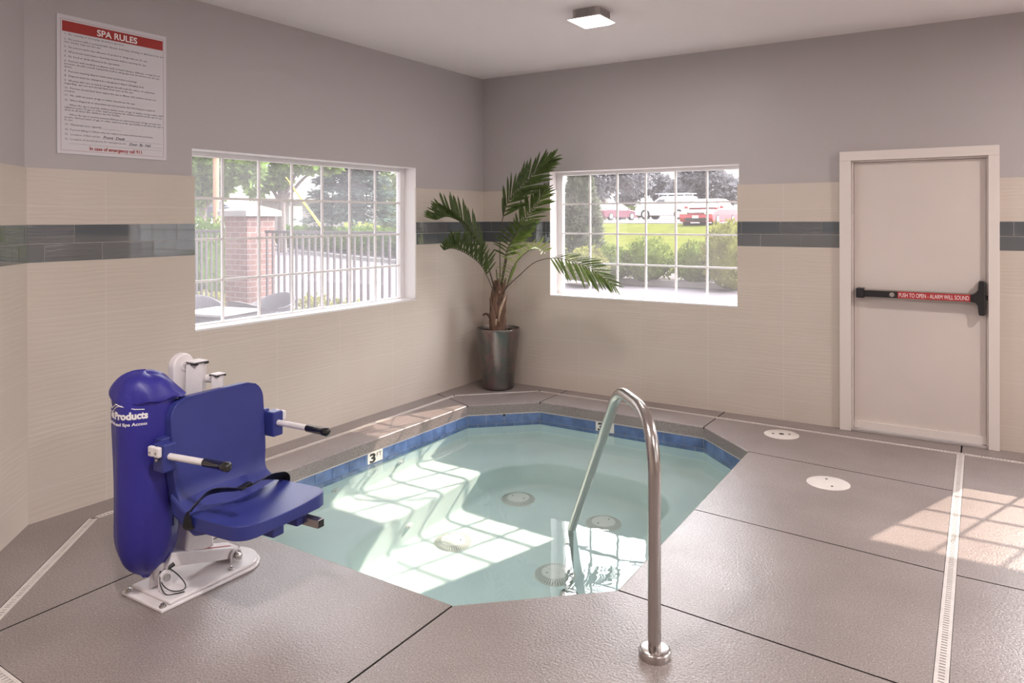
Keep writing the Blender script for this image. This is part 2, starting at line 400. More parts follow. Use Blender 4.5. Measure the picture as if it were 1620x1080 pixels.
# windows -----------------------------------------------------------
def window(name, F, hole, colu, rowz, gl):
    """colu: muntin u list; rowz: muntin z list; gl=(u0,u1,z0,z1) glass edges"""
    mat = F.M(); a, b, c, d = hole; u0, u1, z0, z1 = gl; yo, yi = -.19, -.14
    w = struct(empty(name, mat @ Vector(((a+b)/2, 0, c))))
    mb = MB()
    mb.box(a-.012, u0, yo, yi, c-.012, d, 0, mat); mb.box(u1, b+.012, yo, yi, c-.012, d, 0, mat); mb.box(u0, u1, yo, yi, c-.012, z0, 0, mat); mb.box(u0, u1, yo, yi, z1, d, 0, mat)
    mb.build('window_frame', M['vinyl'], w, smooth=0, bevel=.004)
    mb = MB()
    for u in colu: mb.box(u-.008, u+.008, -.166, -.15, z0, z1, 0, mat)
    for z in rowz: mb.box(u0, u1, -.1655, -.1505, z-.008, z+.008, 0, mat)
    mb.build('muntin_grid', M['vinyl'], w, smooth=0)
    mb = MB(); mb.add([(u0-.003, -.168, z0-.003), (u1+.003, -.168, z0-.003), (u1+.003, -.168, z1+.003), (u0-.003, -.168, z1+.003)], [(0, 1, 2, 3)], 0, mat)
    mb.build('window_pane', M['pane' if name == 'window_1' else 'panehaze_low'], w, smooth=0)
    mb = MB()   # reveals: tiled below the tile line, painted above
    for (p, q) in ((a-.012, a), (b, b+.012)): mb.box(p, q, yi, -.012, c, ZT, 0, mat)
    for (p, q) in ((a-.012, a-.0095), (b+.0095, b+.012)): mb.box(p, q, yi, -.012, ZT, d, 0, mat)
    mb.box(a-.012, b+.012, yi, -.012, d-.003, d, 0, mat)
    mb.build('window_reveal', M['white'], w, smooth=0)
    mb = MB(); mb.box(a, b, yi, .0015, c-.012, c, 0, mat)
    mb.build('window_sill', M['white'], w, smooth=0, bevel=.002)
    return w
window('window_1', FA, WA, [-2.887+.3*k for k in range(6)], [1.183, 1.459, 1.734], (-3.187, -1.084, .903, 2.008))
window('window_2', FB, WB, [1.103+.278*k for k in range(5)], [1.174, 1.452, 1.731], (.820, 2.493, .890, 2.002))
window('window_3', FB, W3, [4.793+.278*k for k in range(5)], [1.174, 1.452, 1.731], (4.515, 6.188, .890, 2.002))
for k, hw in enumerate(ADDED_WIN):
    a, b = hw[0]+.055, hw[1]-.05
    window('window_%d' % (4+k), FR, hw, [a+(b-a)*i/7 for i in range(1, 7)], [1.183, 1.459, 1.734], (a, b, .905, 2.005))

# door --------------------------------------------------------------
dr = struct(empty('door_1', (3.8, 0, 0)))
mb = MB()
for (p, q) in ((3.292, 3.372), (4.236, 4.302)): mb.box(p, q, -.045, .10, 0, 2.02, 0)
mb.box(3.292, 4.302, -.045, .10, 2.02, 2.09, 0)
for (p, q) in ((3.372, 3.384), (4.226, 4.236)): mb.box(p, q, -.012, .10, 0, 2.012, 0)
mb.box(3.372, 4.236, -.012, .10, 2.008, 2.02, 0)
for (p, q) in ((3.372, 3.41), (4.20, 4.236)): mb.box(p, q, .0565, .10, 0, 2.012, 0)
mb.box(3.372, 4.236, .0565, .10, 1.985, 2.012, 0)
mb.build('door_frame', M['doorframe'], dr, smooth=0, bevel=.003)
mb = MB(); mb.box(3.386, 4.224, .012, .055, .03, 2.006, 0); mb.build('door_leaf', M['door'], dr, smooth=0, bevel=.002)
mb = MB(); mb.box(3.386, 4.224, -.006, .012, .022, .075, 0)
for k in range(6): mb.cyl((3.44+.15*k, -.006, .05), (3.44+.15*k, -.0085, .05), .006, n=10)
mb.build('door_sweep', M['doorframe'], dr, smooth=30)
mb = MB(); mb.box(3.372, 4.236, -.03, .10, 0, .018, 0); mb.build('threshold', pbr('grey threshold', (.42, .37, .36), .4), dr, smooth=0, bevel=.003)
# exit device
def ya(u, v, y): 
    d = ray(u, v); return CAM + d*((y-CAM.y)/d.y)
zb = ya(1455, 467.5, -.06).z
xl, xr = ya(1354.5, 464, -.06).x, ya(1559, 471, -.06).x
pb = empty('push_bar', (3.8, 0, zb)); pb.parent = dr; pb.matrix_parent_inverse = parent_matrix(dr).inverted()
mb = MB(); mb.box(xl+.02, xr-.05, -.062, .011, zb-.026, zb+.022); mb.build('rail', M['black'], pb, smooth=0, bevel=.004)
mb = MB(); mb.box(xl+.03, xr-.06, -.060, -.02, zb+.0222, zb+.029); mb.build('top_trim', M['steel'], pb, smooth=0)
mb = MB(); mb.box(xl-.002, xl+.055, -.07, .012, zb-.036, zb+.036); mb.build('end_cap', M['black'], pb, smooth=0, bevel=.008, seg=3)
xs = ya(1420, 467, -.063).x; xe = ya(1535, 471, -.063).x
mb = MB(); mb.box(xs, xe, -.0645, -.061, zb-.0255, zb+.0225); mb.build('label_strip', M['red'], pb, smooth=0)
TB = Matrix(((1, 0, 0, 0), (0, 0, -1, 0), (0, 1, 0, 0), (0, 0, 0, 1)))
mb = MB(); add_text(mb, 'PUSH TO OPEN - ALARM WILL SOUND', .043, Matrix.Translation(((xs+xe)/2, -.0648, zb-.0165)) @ TB, 'CENTER', (xe-xs)*.965); mb.build('lettering', M['labelwhite'], pb, smooth=0)
xk = ya(1411, 466, -.063).x
mb = MB(); mb.cyl((xk, -.061, zb-.002), (xk, -.066, zb-.002), .017, n=24); mb.cyl((xk, -.066, zb-.002), (xk, -.0675, zb-.002), .009, n=16); mb.build('key_cylinder', M['chrome'], pb, smooth=35)
mb = MB()
pr_ = [(-.005, .024), (.012, .026), (.03, .036), (.042, .055), (.046, .112), (.054, .118), (.078, .118), (.086, .112), (.086, -.112), (.078, -.118), (.054, -.118), (.046, -.112), (.042, -.055), (.03, -.036), (.012, -.030), (-.005, -.028)]
x0 = xr-.086
mb.prism(pr_, 0, .075, 0, Matrix.Translation((x0, .011, zb)) @ TB); mb.build('latch_case', M['black'], pb, smooth=30, bevel=.006, seg=3)
mb = MB(); mb.box(xr-.004, xr+.028, -.03, .011, zb-.016, zb+.016); mb.build('latch_bolt', M['black'], pb, smooth=0, bevel=.003)

# ------------------------------------------------------------------ spa
WZ = -.173
spa = empty('spa_basin', (1.68, -2.07, -1.08), 'sunken octagonal spa with white plaster bench and a blue tile waterline', 'hot tub')
cen = Vector((1.68, -2.07, 0))
def inset(P, d):
    out = []; k = len(P)
    for i in range(k):
        a, b, c = [Vector((*P[(i+j) % k], 0)) for j in (-1, 0, 1)]
        n1 = (b-a).normalized(); n1 = Vector((-n1.y, n1.x, 0)); n2 = (c-b).normalized(); n2 = Vector((-n2.y, n2.x, 0))
        if n1.dot(cen-a) < 0: n1 = -n1
        if n2.dot(cen-b) < 0: n2 = -n2
        m = (n1+n2).normalized(); out.append(tuple((b + m*(d/m.dot(n1)))[:2]))
    return out
def dense(P, r, n=5):
    k = len(P); out = []
    for i in range(k):
        a, b, c = [Vector((*P[(i+j) % k], 0)) for j in (-1, 0, 1)]
        d1, d2 = (a-b), (c-b); rr = min(r, d1.length*.45, d2.length*.45); d1.normalize(); d2.normalize()
        for q in range(n+1):
            t = q/n; p = (b+d1*rr)*(1-t)**2 + b*2*t*(1-t) + (b+d2*rr)*t*t; out.append((p.x, p.y))
    return out
BEN = [(1.0, -1.33), (1.32, -.99), (2.12, -.99), (2.44, -1.28), (2.44, -2.86), (2.14, -3.16), (1.3, -3.14), (1.0, -2.84)]
ST = inset(OCT, -.012)
rings = [(dense(ST, .03), -.083), (dense(ST, .03), -.58), (dense(inset(OCT, .02), .05), -.615), (dense(inset(OCT, .05), .06), -.63),
         (dense(inset(BEN, -.05), .16), -.63), (dense(inset(BEN, -.015), .16), -.64), (dense(BEN, .16), -.67), (dense(BEN, .16), -1.03), (dense(inset(BEN, .02), .14), -1.065), (dense(inset(BEN, .06), .12), -1.08)]
mb = MB(); vs = []; fs = []; k = len(rings[0][0])
for P, z in rings: vs += [(x, y, z) for x, y in P]
for i in range(len(rings)-1):
    for j in range(k): fs.append((i*k+j, i*k+(j+1) % k, (i+1)*k+(j+1) % k, (i+1)*k+j))
fs.append(tuple((len(rings)-1)*k+j for j in range(k)))
fs = [f[::-1] for f in fs] if False else fs
mb.add(vs, fs); shell = mb.build('shell', M['plaster'], spa, smooth=50)
bmx = bmesh.new(); bmx.from_mesh(shell.data); bmesh.ops.recalc_face_normals(bmx, faces=bmx.faces[:]); 
if min(bmx.faces, key=lambda f: f.calc_center_median().z).normal.z < 0: bmesh.ops.reverse_faces(bmx, faces=bmx.faces[:])
bmx.to_mesh(shell.data); bmx.free()
# waterline tiles, two courses; gaps where the depth markers sit
tl = MB(); k = len(OCT)
marker_spans = []
for i in range(k):
    a, b = Vector((*OCT[i], 0)), Vector((*OCT[(i+1) % k], 0)); d = (b-a); L = d.length; d.normalize(); n = Vector((-d.y, d.x, 0))
    if n.dot(cen-a) < 0: n = -n
    Mx = Matrix(((d.x, n.x, 0, a.x), (d.y, n.y, 0, a.y), (0, 0, 1, 0), (0, 0, 0, 1)))
    gap = None
    if i == 7: gap = ((-2.168+3.13), (-2.008+3.13))           # depth marker on the wall-side face (runs +Y here)
    if i == 1: gap = (.535, .705)
    tl.box(0, L, -.012, -.0035, -.245, -.083, 1, Mx)
    for row, (z0, z1) in enumerate(((-.1655, -.092), (-.243, -.1685))):
        x = -.07 if row else 0.0
        if row == 0: 
            cnt = max(1, round(L/.158)); pitch = L/cnt
        while x < L-.005:
            p, q = max(.002, x+.0015), min(L-.002, x+pitch-.0015)
            segs = [(p, q)]
            if gap and row == 0: segs = [(p, min(q, gap[0]))] + [(max(p, gap[1]), q)]
            for (s0, s1) in segs:
                if s1-s0 > .008: tl.box(s0, s1, -.011, 0, z0, z1, 0, Mx)
            x += pitch
    if gap:
        mk = MB(); mk.box(gap[0]+.002, gap[1]-.002, -.011, .0005, -.1655, -.0905, 0, Mx)
        o = mk.build('depth_marker', M['marker'], spa, smooth=0)
        o['label'] = 'white tile reading 3 FT'
        # lettering reads from inside the pool: its right is opposite of the pool-side normal turned
        rt = UP.cross(n); w = gap[1]-gap[0]; c0 = a + d*((gap[0]+gap[1])/2) + n*.0006
        base = c0 - rt*(w/2) 
        R3 = Matrix(((rt.x, 0, n.x, base.x), (rt.y, 0, n.y, base.y), (0, 1, 0, 0), (0, 0, 0, 1)))
        tx = MB(); add_text(tx, '3', .088, Matrix.Translation((0, 0, -.160)) @ R3 @ Matrix.Translation((.018, 0, 0)), width=.062, bold=.0035)
        add_text(tx, 'FT', .045, Matrix.Translation((0, 0, -.131)) @ R3 @ Matrix.Translation((.09, 0, 0)), width=.052)
        tx.build('lettering', M['black'], o, smooth=0)
tl.build('waterline_tile', [M['pooltile'], M['grout']], spa, smooth=0)
a, b = Vector((*OCT[0], 0)), Vector((*OCT[1], 0)); d = (b-a).normalized(); n = Vector((d.y, -d.x, 0)); p = a.lerp(b, .5)+Vector((0, 0, -.098))
mb = MB(); mb.cyl(p-n*.002, p+n*.003, .011, n=14); mb.build('overflow_hole', M['dark'], spa)
# water
mb = MB(); P = inset(OCT, -.004); mb.add([(x, y, WZ) for x, y in P], [tuple(range(len(P)))])
wat = mb.build('spa_water', M['water'], smooth=0)
bmx = bmesh.new(); bmx.from_mesh(wat.data)
if bmx.faces[:][0].normal.z < 0: bmesh.ops.reverse_faces(bmx, faces=bmx.faces[:])
bmx.to_mesh(wat.data); bmx.free()
for p in wat.data.polygons: p.use_smooth = True
tag(wat, 'clear pale green water filling the octagonal spa', 'water', kind='stuff')
wat.cycles.is_caustics_caster = True
shell.cycles.is_caustics_receiver = True
# suction grates on the floor
def grate_proto():
    root = empty('drain_cover', (0, 0, 0))
    mb = MB(); mb.lathe([(.128, 0), (.126, .006), (.075, .036), (.0, .038)], 48); mb.build('dome', M['grate'], root, smooth=50)
    mb = MB()
    for k in range(44):
        a = 2*PI*k/44; c, s = math.cos(a), math.sin(a)
        R = Matrix.Rotation(a, 4, 'Z'); mb.add([(.120, -.0035, .0106), (.120, .0035, .0106), (.082, .0027, .0335), (.082, -.0027, .0335), (.120, -.0035, .006), (.120, .0035, .006), (.082, .0027, .03), (.082, -.0027, .03)],
               [(0, 1, 2, 3), (0, 4, 5, 1), (1, 5, 6, 2), (3, 2, 6, 7), (0, 3, 7, 4)], 0, R)
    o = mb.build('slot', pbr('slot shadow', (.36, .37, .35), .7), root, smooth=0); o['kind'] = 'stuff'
    for k in range(2):
        mb = MB(); mb.cyl((.05*(1-2*k), 0, .036), (.05*(1-2*k), 0, .0395), .006, n=12); mb.build('screw', M['chrome'], root)
    return root
g0 = grate_proto()
GR = [(1.262, -1.37, 'round ribbed drain cover on the spa floor, farthest from the handrail'), (1.245, -2.155, 'round ribbed drain cover in the sunlit patch of the spa floor'),
      (2.008, -2.145, 'round ribbed drain cover at the foot of the handrail underwater'), (1.975, -1.392, 'round ribbed drain cover behind the handrail, in the window reflection')]
for i, (x, y, lab) in enumerate(GR):
    g = g0 if i == 0 else copy_tree(g0)
    g.location = (x, y, -1.08); g.rotation_euler = (0, 0, .4*i); tag(g, lab, 'drain cover', 'suction covers on the spa floor')
# jets
def jet(p, n, lab):
    n = Vector(n).normalized(); p = Vector(p); root = empty('jet_fitting', p, lab, 'jet', 'water jets in the spa walls')
    mb = MB(); mb.tube([p-n*.004, p+n*.008, p+n*.012], [.036, .036, .03], 24); mb.build('flange', M['grate'], root, smooth=40)
    mb = MB(); mb.tube([p+n*.012, p+n*.022, p+n*.0225], [.021, .017, .009], 18); mb.build('nozzle', M['vinyl'], root, smooth=40)
jet((.478, -1.80, -.40), (1, 0, 0), 'white jet fitting under the 3 FT marker')
jet((.478, -2.47, -.40), (1, 0, 0), 'white jet fitting in the spa wall beside the lift seat')
jet((1.0, -2.32, -.84), (1, 0, 0), 'white jet fitting low in the bench riser beside the sunlit floor')
# deck lids
def lid(x, y, r, holes, lab, hr):
    root = empty('access_lid', (x, y, 0), lab, 'access lid', 'round lids set in the deck')
    mb = MB(); mb.lathe([(r, 0), (r, .003), (r-.004, .005), (r*.3, .006), (0, .006)], 48, (x, y, 0)); mb.build('cover', M['lid'], root, smooth=50)
    for (dx, dy, q) in holes:
        mb = MB(); mb.cyl((x+dx, y+dy, .004), (x+dx, y+dy, .0066), q, n=16); mb.build('finger_hole', M['dark'], root)
    return root
lid(2.953, -.42, .122, [(-.055, -.02, .010), (.0, .0, .019), (.052, .02, .010)], 'round cream lid with three holes in the deck near the spa corner', .01)
lid(3.422, -1.315, .122, [(-.02, .06, .008), (.03, -.055, .008)], 'round cream lid with two small holes in the deck between spa and floor drain', .01)

# handrail ----------------------------------------------------------
rb = atz(1036, 1038); rd = Vector((-.632, .775, 0))
rl = empty('handrail', rb, 'curved stainless steel handrail rising from the deck and dipping into the spa', 'handrail')
def rp(t, z): return Vector((rb.x+rd.x*t, rb.y+rd.y*t, z))
foot = rp(1.53+.9*.44, -1.065)
path = fillet([rp(.004, -.01), rp(.004, .868), rp(.50, .858), rp(1.53, -.165), rp(1.60+.0, -.24), rp(1.62, -1.07)], [0, .22, .12, .3, .2, 0], 8)
mb = MB(); mb.tube(path, .0238, 28); mb.build('tube', M['steel'], rl, smooth=60)
mb = MB(); mb.lathe([(.058, 0), (.058, .024), (.055, .029), (.050, .031), (.026, .031)], 36, rb); mb.build('base_flange', M['steel'], rl, smooth=45)
mb = MB(); mb.lathe([(.05, -1.08), (.05, -1.068), (.028, -1.06)], 30, rp(1.62, 0)); mb.build('base_flange', M['steel'], rl, smooth=45)

# ceiling light -----------------------------------------------------
def ceiling_light():
    root = empty('ceiling_light', (0, 0, 0))
    mb = MB(); mb.prism(dense([(-.1, -.1), (.1, -.1), (.1, .1), (-.1, .1)], .035, 4), -.06, 0)
    for s in range(4):
        R = Matrix.Rotation(s*PI/2, 4, 'Z')
        for k in range(14): mb.box(-.065+k*.01-.0022, -.065+k*.01+.0022, .098, .106, -.058, -.004, 0, R)
    mb.build('ribbed_housing', M['grey rib'], root, smooth=0)
    mb = MB(); mb.box(-.122, .122, -.122, .122, -.067, -.06); mb.build('rim', M['vinyl'], root, smooth=0, bevel=.002)
    mb = MB(); vs = []; 
    mb.add([(-.118, -.118, -.0675), (.118, -.118, -.0675), (.118, .118, -.0675), (-.118, .118, -.0675), (-.09, -.09, -.084), (.09, -.09, -.084), (.09, .09, -.084), (-.09, .09, -.084)],
           [(0, 1, 5, 4), (1, 2, 6, 5), (2, 3, 7, 6), (3, 0, 4, 7), (4, 5, 6, 7)]); mb.build('diffuser', M['diffuser'], root, smooth=0)
    return root
LAMP_W = [13, 37, 37, 37]
L0 = ceiling_light()
LP = [(1.985, -1.585, 'small square glowing ceiling light above the spa'), (5.6, -1.6, 'added unseen square ceiling light over the deck right of the door'),
      (2.6, -5.2, 'added unseen square ceiling light over the deck near the angled wall'), (5.6, -5.2, 'added unseen square ceiling light over the open deck behind the viewer')]  # all but the first are added out of view to brighten the room
for i, (x, y, lab) in enumerate(LP):
    o = L0 if i == 0 else copy_tree(L0); o.location = (x, y, H); tag(o, lab, 'ceiling light', 'square ceiling lights')
    al = bpy.data.lights.new('lamp', 'AREA'); al.shape = 'SQUARE'; al.size = .20; al.energy = LAMP_W[i]; al.color = (1.0, .925, .885); al.cycles.is_caustics_light = True
    ao = bpy.data.objects.new('lamp', al); COL.objects.link(ao); ao.location = (x, y, H-.0865); ao.parent = o; ao.matrix_parent_inverse = parent_matrix(o).inverted()

# rules sign --------------------------------------------------------
sg = empty('rules_sign', (-.012, -3.707, 1.953), 'white spa rules sign with a red title band high on the wall', 'sign')
SY0, SY1, SZ0, SZ1 = -4.026, -3.392, 1.953, 2.708; SW, SH = SY1-SY0, SZ1-SZ0
mb = MB(); mb.box(-.0118, -.006, SY0, SY1, SZ0, SZ1); mb.build('board', M['signwhite'], sg, smooth=0)
TS = Matrix(((0, 0, 1, -.0056), (1, 0, 0, SY0), (0, 1, 0, SZ1), (0, 0, 0, 1)))      # text x -> +Y, y -> +Z, front -> +X
def at(u, v): return TS @ Matrix.Translation((u*SW, -v*SH, 0))
mb = MB(); mb.box(-.006, -.0056, SY0+.043*SW, SY1-.035*SW, SZ1-.118*SH, SZ1-.042*SH); mb.build('title_band', M['signred'], sg, smooth=0)
mb = MB(); add_text(mb, 'SPA RULES', .05, at(.525, .105), 'CENTER', .37*SW, bold=.001); mb.build('title', M['labelwhite'], sg, smooth=0)
mb = MB()
for (p, q, e) in ((.03, .03, 0), (.97, .97, 0)): mb.box(-.006, -.0057, SY0+p*SW-.0006, SY0+p*SW+.0006, SZ1-.975*SH, SZ1-.03*SH)
for v in (.03, .975): mb.box(-.006, -.0057, SY0+.03*SW, SY0+.97*SW, SZ1-v*SH-.0006, SZ1-v*SH+.0006)
mb.build('border_line', M['signred'], sg, smooth=0)
LN = [('1.  No running or horseplay allowed in spa area.', .142, .06, .58), ('2.  No person with a communicable disease, including, vomiting or diarrhea in the last', .178, .06, .97), ('two weeks, may use the spa.', .199, .06, .375),
 ('3.  No person under the influence of alcohol or drugs may use the spa.', .234, .06, .81), ('4.  All persons must have a cleansing shower before entering the spa.', .268, .06, .80), ('5.  No food or drink allowed in the spa water.', .302, .06, .545),
 ('6.  Persons with medical conditions such as heart disease, diabetes, or high blood', .336, .06, .93), ('pressure should consult a physician before using spa and should not use the spa', .357, .06, .93), ('alone.', .378, .06, .125),
 ('7.  Persons wearing diapers must wear protective coverings.', .410, .06, .71), ('8.  Diapers must be changed in a designated diaper changing area.', .443, .06, .775), ('9.  Women who are or may be pregnant should seek the advice of a physician', .477, .06, .88), ('regarding  spa use and should limit their time in the spa.', .498, .06, .67),
 ('10.  Persons should limit their stay in the spa to fifteen (15) minutes at any one', .531, .06, .89), ('session.', .552, .06, .15), ('11.  No child six years of age or under should use the spa.', .583, .06, .685), ('12.  When lifeguards or attendants are not present, the following are required:', .618, .06, .88),
 ('- When the spa is used by children twelve years of age or under, a responsible adult', .652, .085, .965), ('eighteen years of age or older shall accompany the children and be at the spa or spa', .671, .06, .955), ('deck at all times the children use the facility.', .69, .06, .545),
 ('- When the spa is used by persons thirteen to seventeen years of age, at least two', .722, .085, .945), ('people, thirteen years of age or older, must be at the spa facility at all times the spa is', .742, .06, .965), ('in use.', .761, .06, .13),
 ('13.  Maximum user capacity:', .794, .06, .375), ('14.  Persons failing to follow rules are subject to removal from the premises.', .831, .06, .86), ('15.  Location of first aid kit:', .865, .06, .36), ('16.  Location of closest phone for emergency use:', .899, .06, .60)]
mb = MB()
for s, v, u0, u1 in LN: add_text(mb, s, .0148, at(u0, v), 'LEFT', (u1-u0)*SW, ext=.0001, res=1)
add_text(mb, 'Front  Desk', .021, at(.39, .868), 'LEFT', .20*SW, ext=.0001, res=2, shear=.3, bold=.0003); add_text(mb, 'Door  By  Hall', .021, at(.63, .902), 'LEFT', .21*SW, ext=.0001, res=2, shear=.3, bold=.0003)
for v, a, b in ((.797, .385, .56), (.872, .385, .955), (.906, .62, .955), (.925, .1, .955)): mb.box(-.006, -.0057, SY0+a*SW, SY0+b*SW, SZ1-v*SH-.0005, SZ1-v*SH+.0003)
mb.build('rules_lettering', M['ink'], sg, smooth=0)
mb = MB(); add_text(mb, 'In case of emergency call 911', .027, at(.515, .962), 'CENTER', .48*SW, ext=.0001, bold=.0008); mb.build('emergency_lettering', M['signred'], sg, smooth=0)

# ------------------------------------------------------------------ pool lift
lf = empty('pool_lift', (1.26, -4.06, 0), 'blue and white pool lift with a moulded seat on a white base plate', 'pool lift')
# base plate
out = [(1.122, -4.325), (1.412, -4.325)] + [(1.267+.145*math.cos(a), -3.90+.13*math.sin(a)) for a in [i*PI/14 for i in range(15)]]
mb = MB(); mb.prism(out, 0, .014); bp_ = mb.build('base_plate', M['liftwhite'], lf, smooth=30, bevel=.004)
out2 = [(1.13, -4.285), (1.404, -4.285)] + [(1.267+.135*math.cos(a), -3.90+.12*math.sin(a)) for a in [i*PI/14 for i in range(15)]]
mb = MB(); mb.prism(out2, .014, .03); mb.build('raised_tier', M['liftwhite'], bp_, smooth=30, bevel=.006)
for (x, y, z) in ((1.145, -4.307, .014), (1.388, -4.305, .014), (1.375, -3.97, .03), (1.16, -3.99, .03), (1.16, -4.13, .03)):
    mb = MB(); mb.cyl((x, y, z), (x, y, z+.004), .015, n=20); mb.tube([(x, y, z+.004), (x, y, z+.012), (x, y, z+.015)], [.010, .010, .006], 12); mb.build('anchor_bolt', M['chrome'], bp_, smooth=40)
# clevis and pin under the cover
for s in (-1, 1):
    mb = MB(); pr_ = [(-.028, 0), (.028, 0)] + [(.028*math.cos(a), .055+.028*math.sin(a)) for a in [i*PI/10 for i in range(11)]]
    R = Matrix.Translation((1.262+s*.032, -4.235, .03)) @ Matrix(((0, 0, 1, 0), (1, 0, 0, 0), (0, 1, 0, 0), (0, 0, 0, 1)))
    mb.prism(pr_, -.006, .006, 0, R); mb.build('clevis', M['liftwhite'], lf, smooth=30, bevel=.002)
mb = MB(); mb.cyl((1.215, -4.235, .085), (1.31, -4.235, .085), .010, n=16); mb.cyl((1.304, -4.235, .085), (1.314, -4.235, .085), .016, n=8); mb.build('pivot_pin', M['chrome'], lf, smooth=40)
mb = MB(); mb.tube([(1.262, -4.235, .075), (1.255, -4.245, .17), (1.235, -4.262, .4)], [.024, .026, .026], 20); mb.build('actuator', M['liftwhite'], lf, smooth=40)
# lower arm to the far pivot
def arm_box(name, p, q, w, h0, h1, mat, par, bev=.006):
    p, q = Vector(p), Vector(q); d = (q-p).normalized(); s = d.cross(UP).normalized(); u = s.cross(d)
    mb = MB(); vs = [p-s*w-u*h0, p+s*w-u*h0, p+s*w+u*h0, p-s*w+u*h0, q-s*w-u*h1, q+s*w-u*h1, q+s*w+u*h1, q-s*w+u*h1]
    mb.add(vs, [(0, 1, 2, 3)[::-1], (4, 5, 6, 7), (0, 1, 5, 4)[::-1], (1, 2, 6, 5)[::-1], (2, 3, 7, 6)[::-1], (3, 0, 4, 7)[::-1]]); 
    o = mb.build(name, mat, par, smooth=0, bevel=bev); return o
la = arm_box('lower_arm', (1.255, -4.22, .150), (1.268, -3.885, .058), .046, .030, .026, M['liftwhite'], lf)
mb = MB(); mb.add([(-.034, -.10, .0005), (.034, -.10, .0005), (.034, .10, .0005), (-.034, .10, .0005)], [(0, 1, 2, 3)], 0, Matrix.Translation((1.263, -4.005, .1195)) @ Matrix.Rotation(-.268, 4, 'X'))
mb.add([(-.034, -.10, .0009), (-.022, -.10, .0009), (-.022, .10, .0009), (-.034, .10, .0009)], [(0, 1, 2, 3)], 1, Matrix.Translation((1.319, -4.005, .1195)) @ Matrix.Rotation(-.268, 4, 'X'))
mb.build('warning_sticker', [pbr('sticker', (.70, .66, .68), .3), M['red']], la, smooth=0)
for s in (-1, 1):
    mb = MB(); pr_ = [(-.03, 0), (.03, 0)] + [(.03*math.cos(a), .028+.03*math.sin(a)) for a in [i*PI/10 for i in range(11)]]
    R = Matrix.Translation((1.27+s*.053, -3.905, .03)) @ Matrix(((0, 0, 1, 0), (1, 0, 0, 0), (0, 1, 0, 0), (0, 0, 0, 1)))
    mb.prism(pr_, -.005, .005, 0, R); mb.build('pivot_lug', M['liftwhite'], lf, smooth=30, bevel=.002)
mb = MB(); mb.cyl((1.21, -3.905, .058), (1.345, -3.905, .058), .011, n=16); mb.cyl((1.327, -3.905, .058), (1.333, -3.905, .058), .022, n=24); mb.tube([(1.333, -3.905, .058), (1.35, -3.905, .058), (1.356, -3.905, .058)], [.016, .016, .008], 16); mb.build('pivot_bolt', M['chrome'], lf, smooth=40)
# mast: gusset, square post, cap; rounded link plate
mb = MB(); mb.prism([(-.075, 0), (.075, 0), (.06, .16), (-.05, .16)], -.045, .045, 0, Matrix.Translation((1.25, -4.07, .125)) @ Matrix(((0, 0, 1, 0), (1, 0, 0, 0), (0, 1, 0, 0), (0, 0, 0, 1))))
mb.build('gusset', M['liftwhite'], lf, smooth=0, bevel=.01)
ma = arm_box('mast', (1.25, -4.07, .22), (1.215, -4.03, .945), .036, .036, .036, M['liftwhite'], lf, .004)
mb = MB(); mb.cbox((1.2145, -4.03, .947), (.0385, .0385, .006)); mb.build('mast_cap', M['black'], ma, smooth=0, bevel=.002)
mb = MB(); mb.cbox((1.2145, -4.03, .9545), (.036, .036, .002)); mb.build('mast_top_plate', M['liftwhite'], ma, smooth=0)
mb = MB(); mb.cyl((1.235, -3.99, .87), (1.30, -3.975, .87), .018, n=16); mb.build('stub', M['liftwhite'], ma, smooth=40)
p2 = arm_box('seat_post', (1.315, -3.995, .30), (1.305, -3.985, .892), .024, .024, .024, M['liftwhite'], lf, .003)
mb = MB(); mb.cbox((1.305, -3.985, .893), (.0255, .0255, .004)); mb.build('post_cap', M['black'], p2, smooth=0)
mb = MB(); mb.cbox((1.305, -3.985, .8985), (.024, .024, .002)); mb.build('post_top_plate', M['liftwhite'], p2, smooth=0)
pr_ = [(-.055, -.45), (.075, -.45), (.066, .0)] + [(.008+.058*math.cos(a), .0+.058*math.sin(a)) for a in [i*PI/14 for i in range(1, 15)]]
R = Matrix.Translation((1.175, -4.085, .935)) @ Matrix.Rotation(.15, 4, 'Z') @ Matrix(((0, 0, 1, 0), (1, 0, 0, 0), (0, 1, 0, 0), (0, 0, 0, 1)))
mb = MB(); mb.prism(pr_, -.02, .02, 0, R); mb.build('link_plate', M['liftwhite'], lf, smooth=35, bevel=.008, seg=3)
mb = MB(); mb.cyl(R @ Vector((.008, 0, .018)), R @ Vector((.008, 0, .024)), .02, n=24); mb.build('plate_button', M['liftwhite'], lf, smooth=40)
# vinyl cover over the actuator
bc = Vector((1.222, -4.274, 0))
def bagfn(p, a):
    k = math.hypot(p.x, p.y)
    w = noise.noise(Vector((math.cos(a)*1.6, math.sin(a)*1.6, p.z*3.2)))*.009 + noise.noise(Vector((math.cos(a)*3.2, math.sin(a)*3.2, p.z*2+9)))*.004
    sq = 1.0 + .035*math.cos(4*(a-.3))
    pinch = 0
    if p.z < .26: pinch = (0.26-p.z)/.16*.26*math.cos(5*a+1.0)
    f = (k*sq*(1+pinch*.55)+w*(k/.13))/max(k, 1e-6)
    return Vector((p.x*f, p.y*f, p.z + noise.noise(Vector((math.cos(a)*2, math.sin(a)*2, 4)))*.008))
prof = [(.014, .08), (.018, .095), (.034, .108), (.060, .125), (.090, .155), (.113, .20), (.125, .25), (.128, .31), (.127, .40), (.127, .52), (.127, .64), (.128, .74), (.128, .82), (.126, .87), (.105, .91), (.06, .93), (0, .935)]
mb = MB(); mb.lathe(prof, 64, bc, fn=bagfn); bag = mb.build('cover', M['bag'], lf, smooth=70, sub=1)
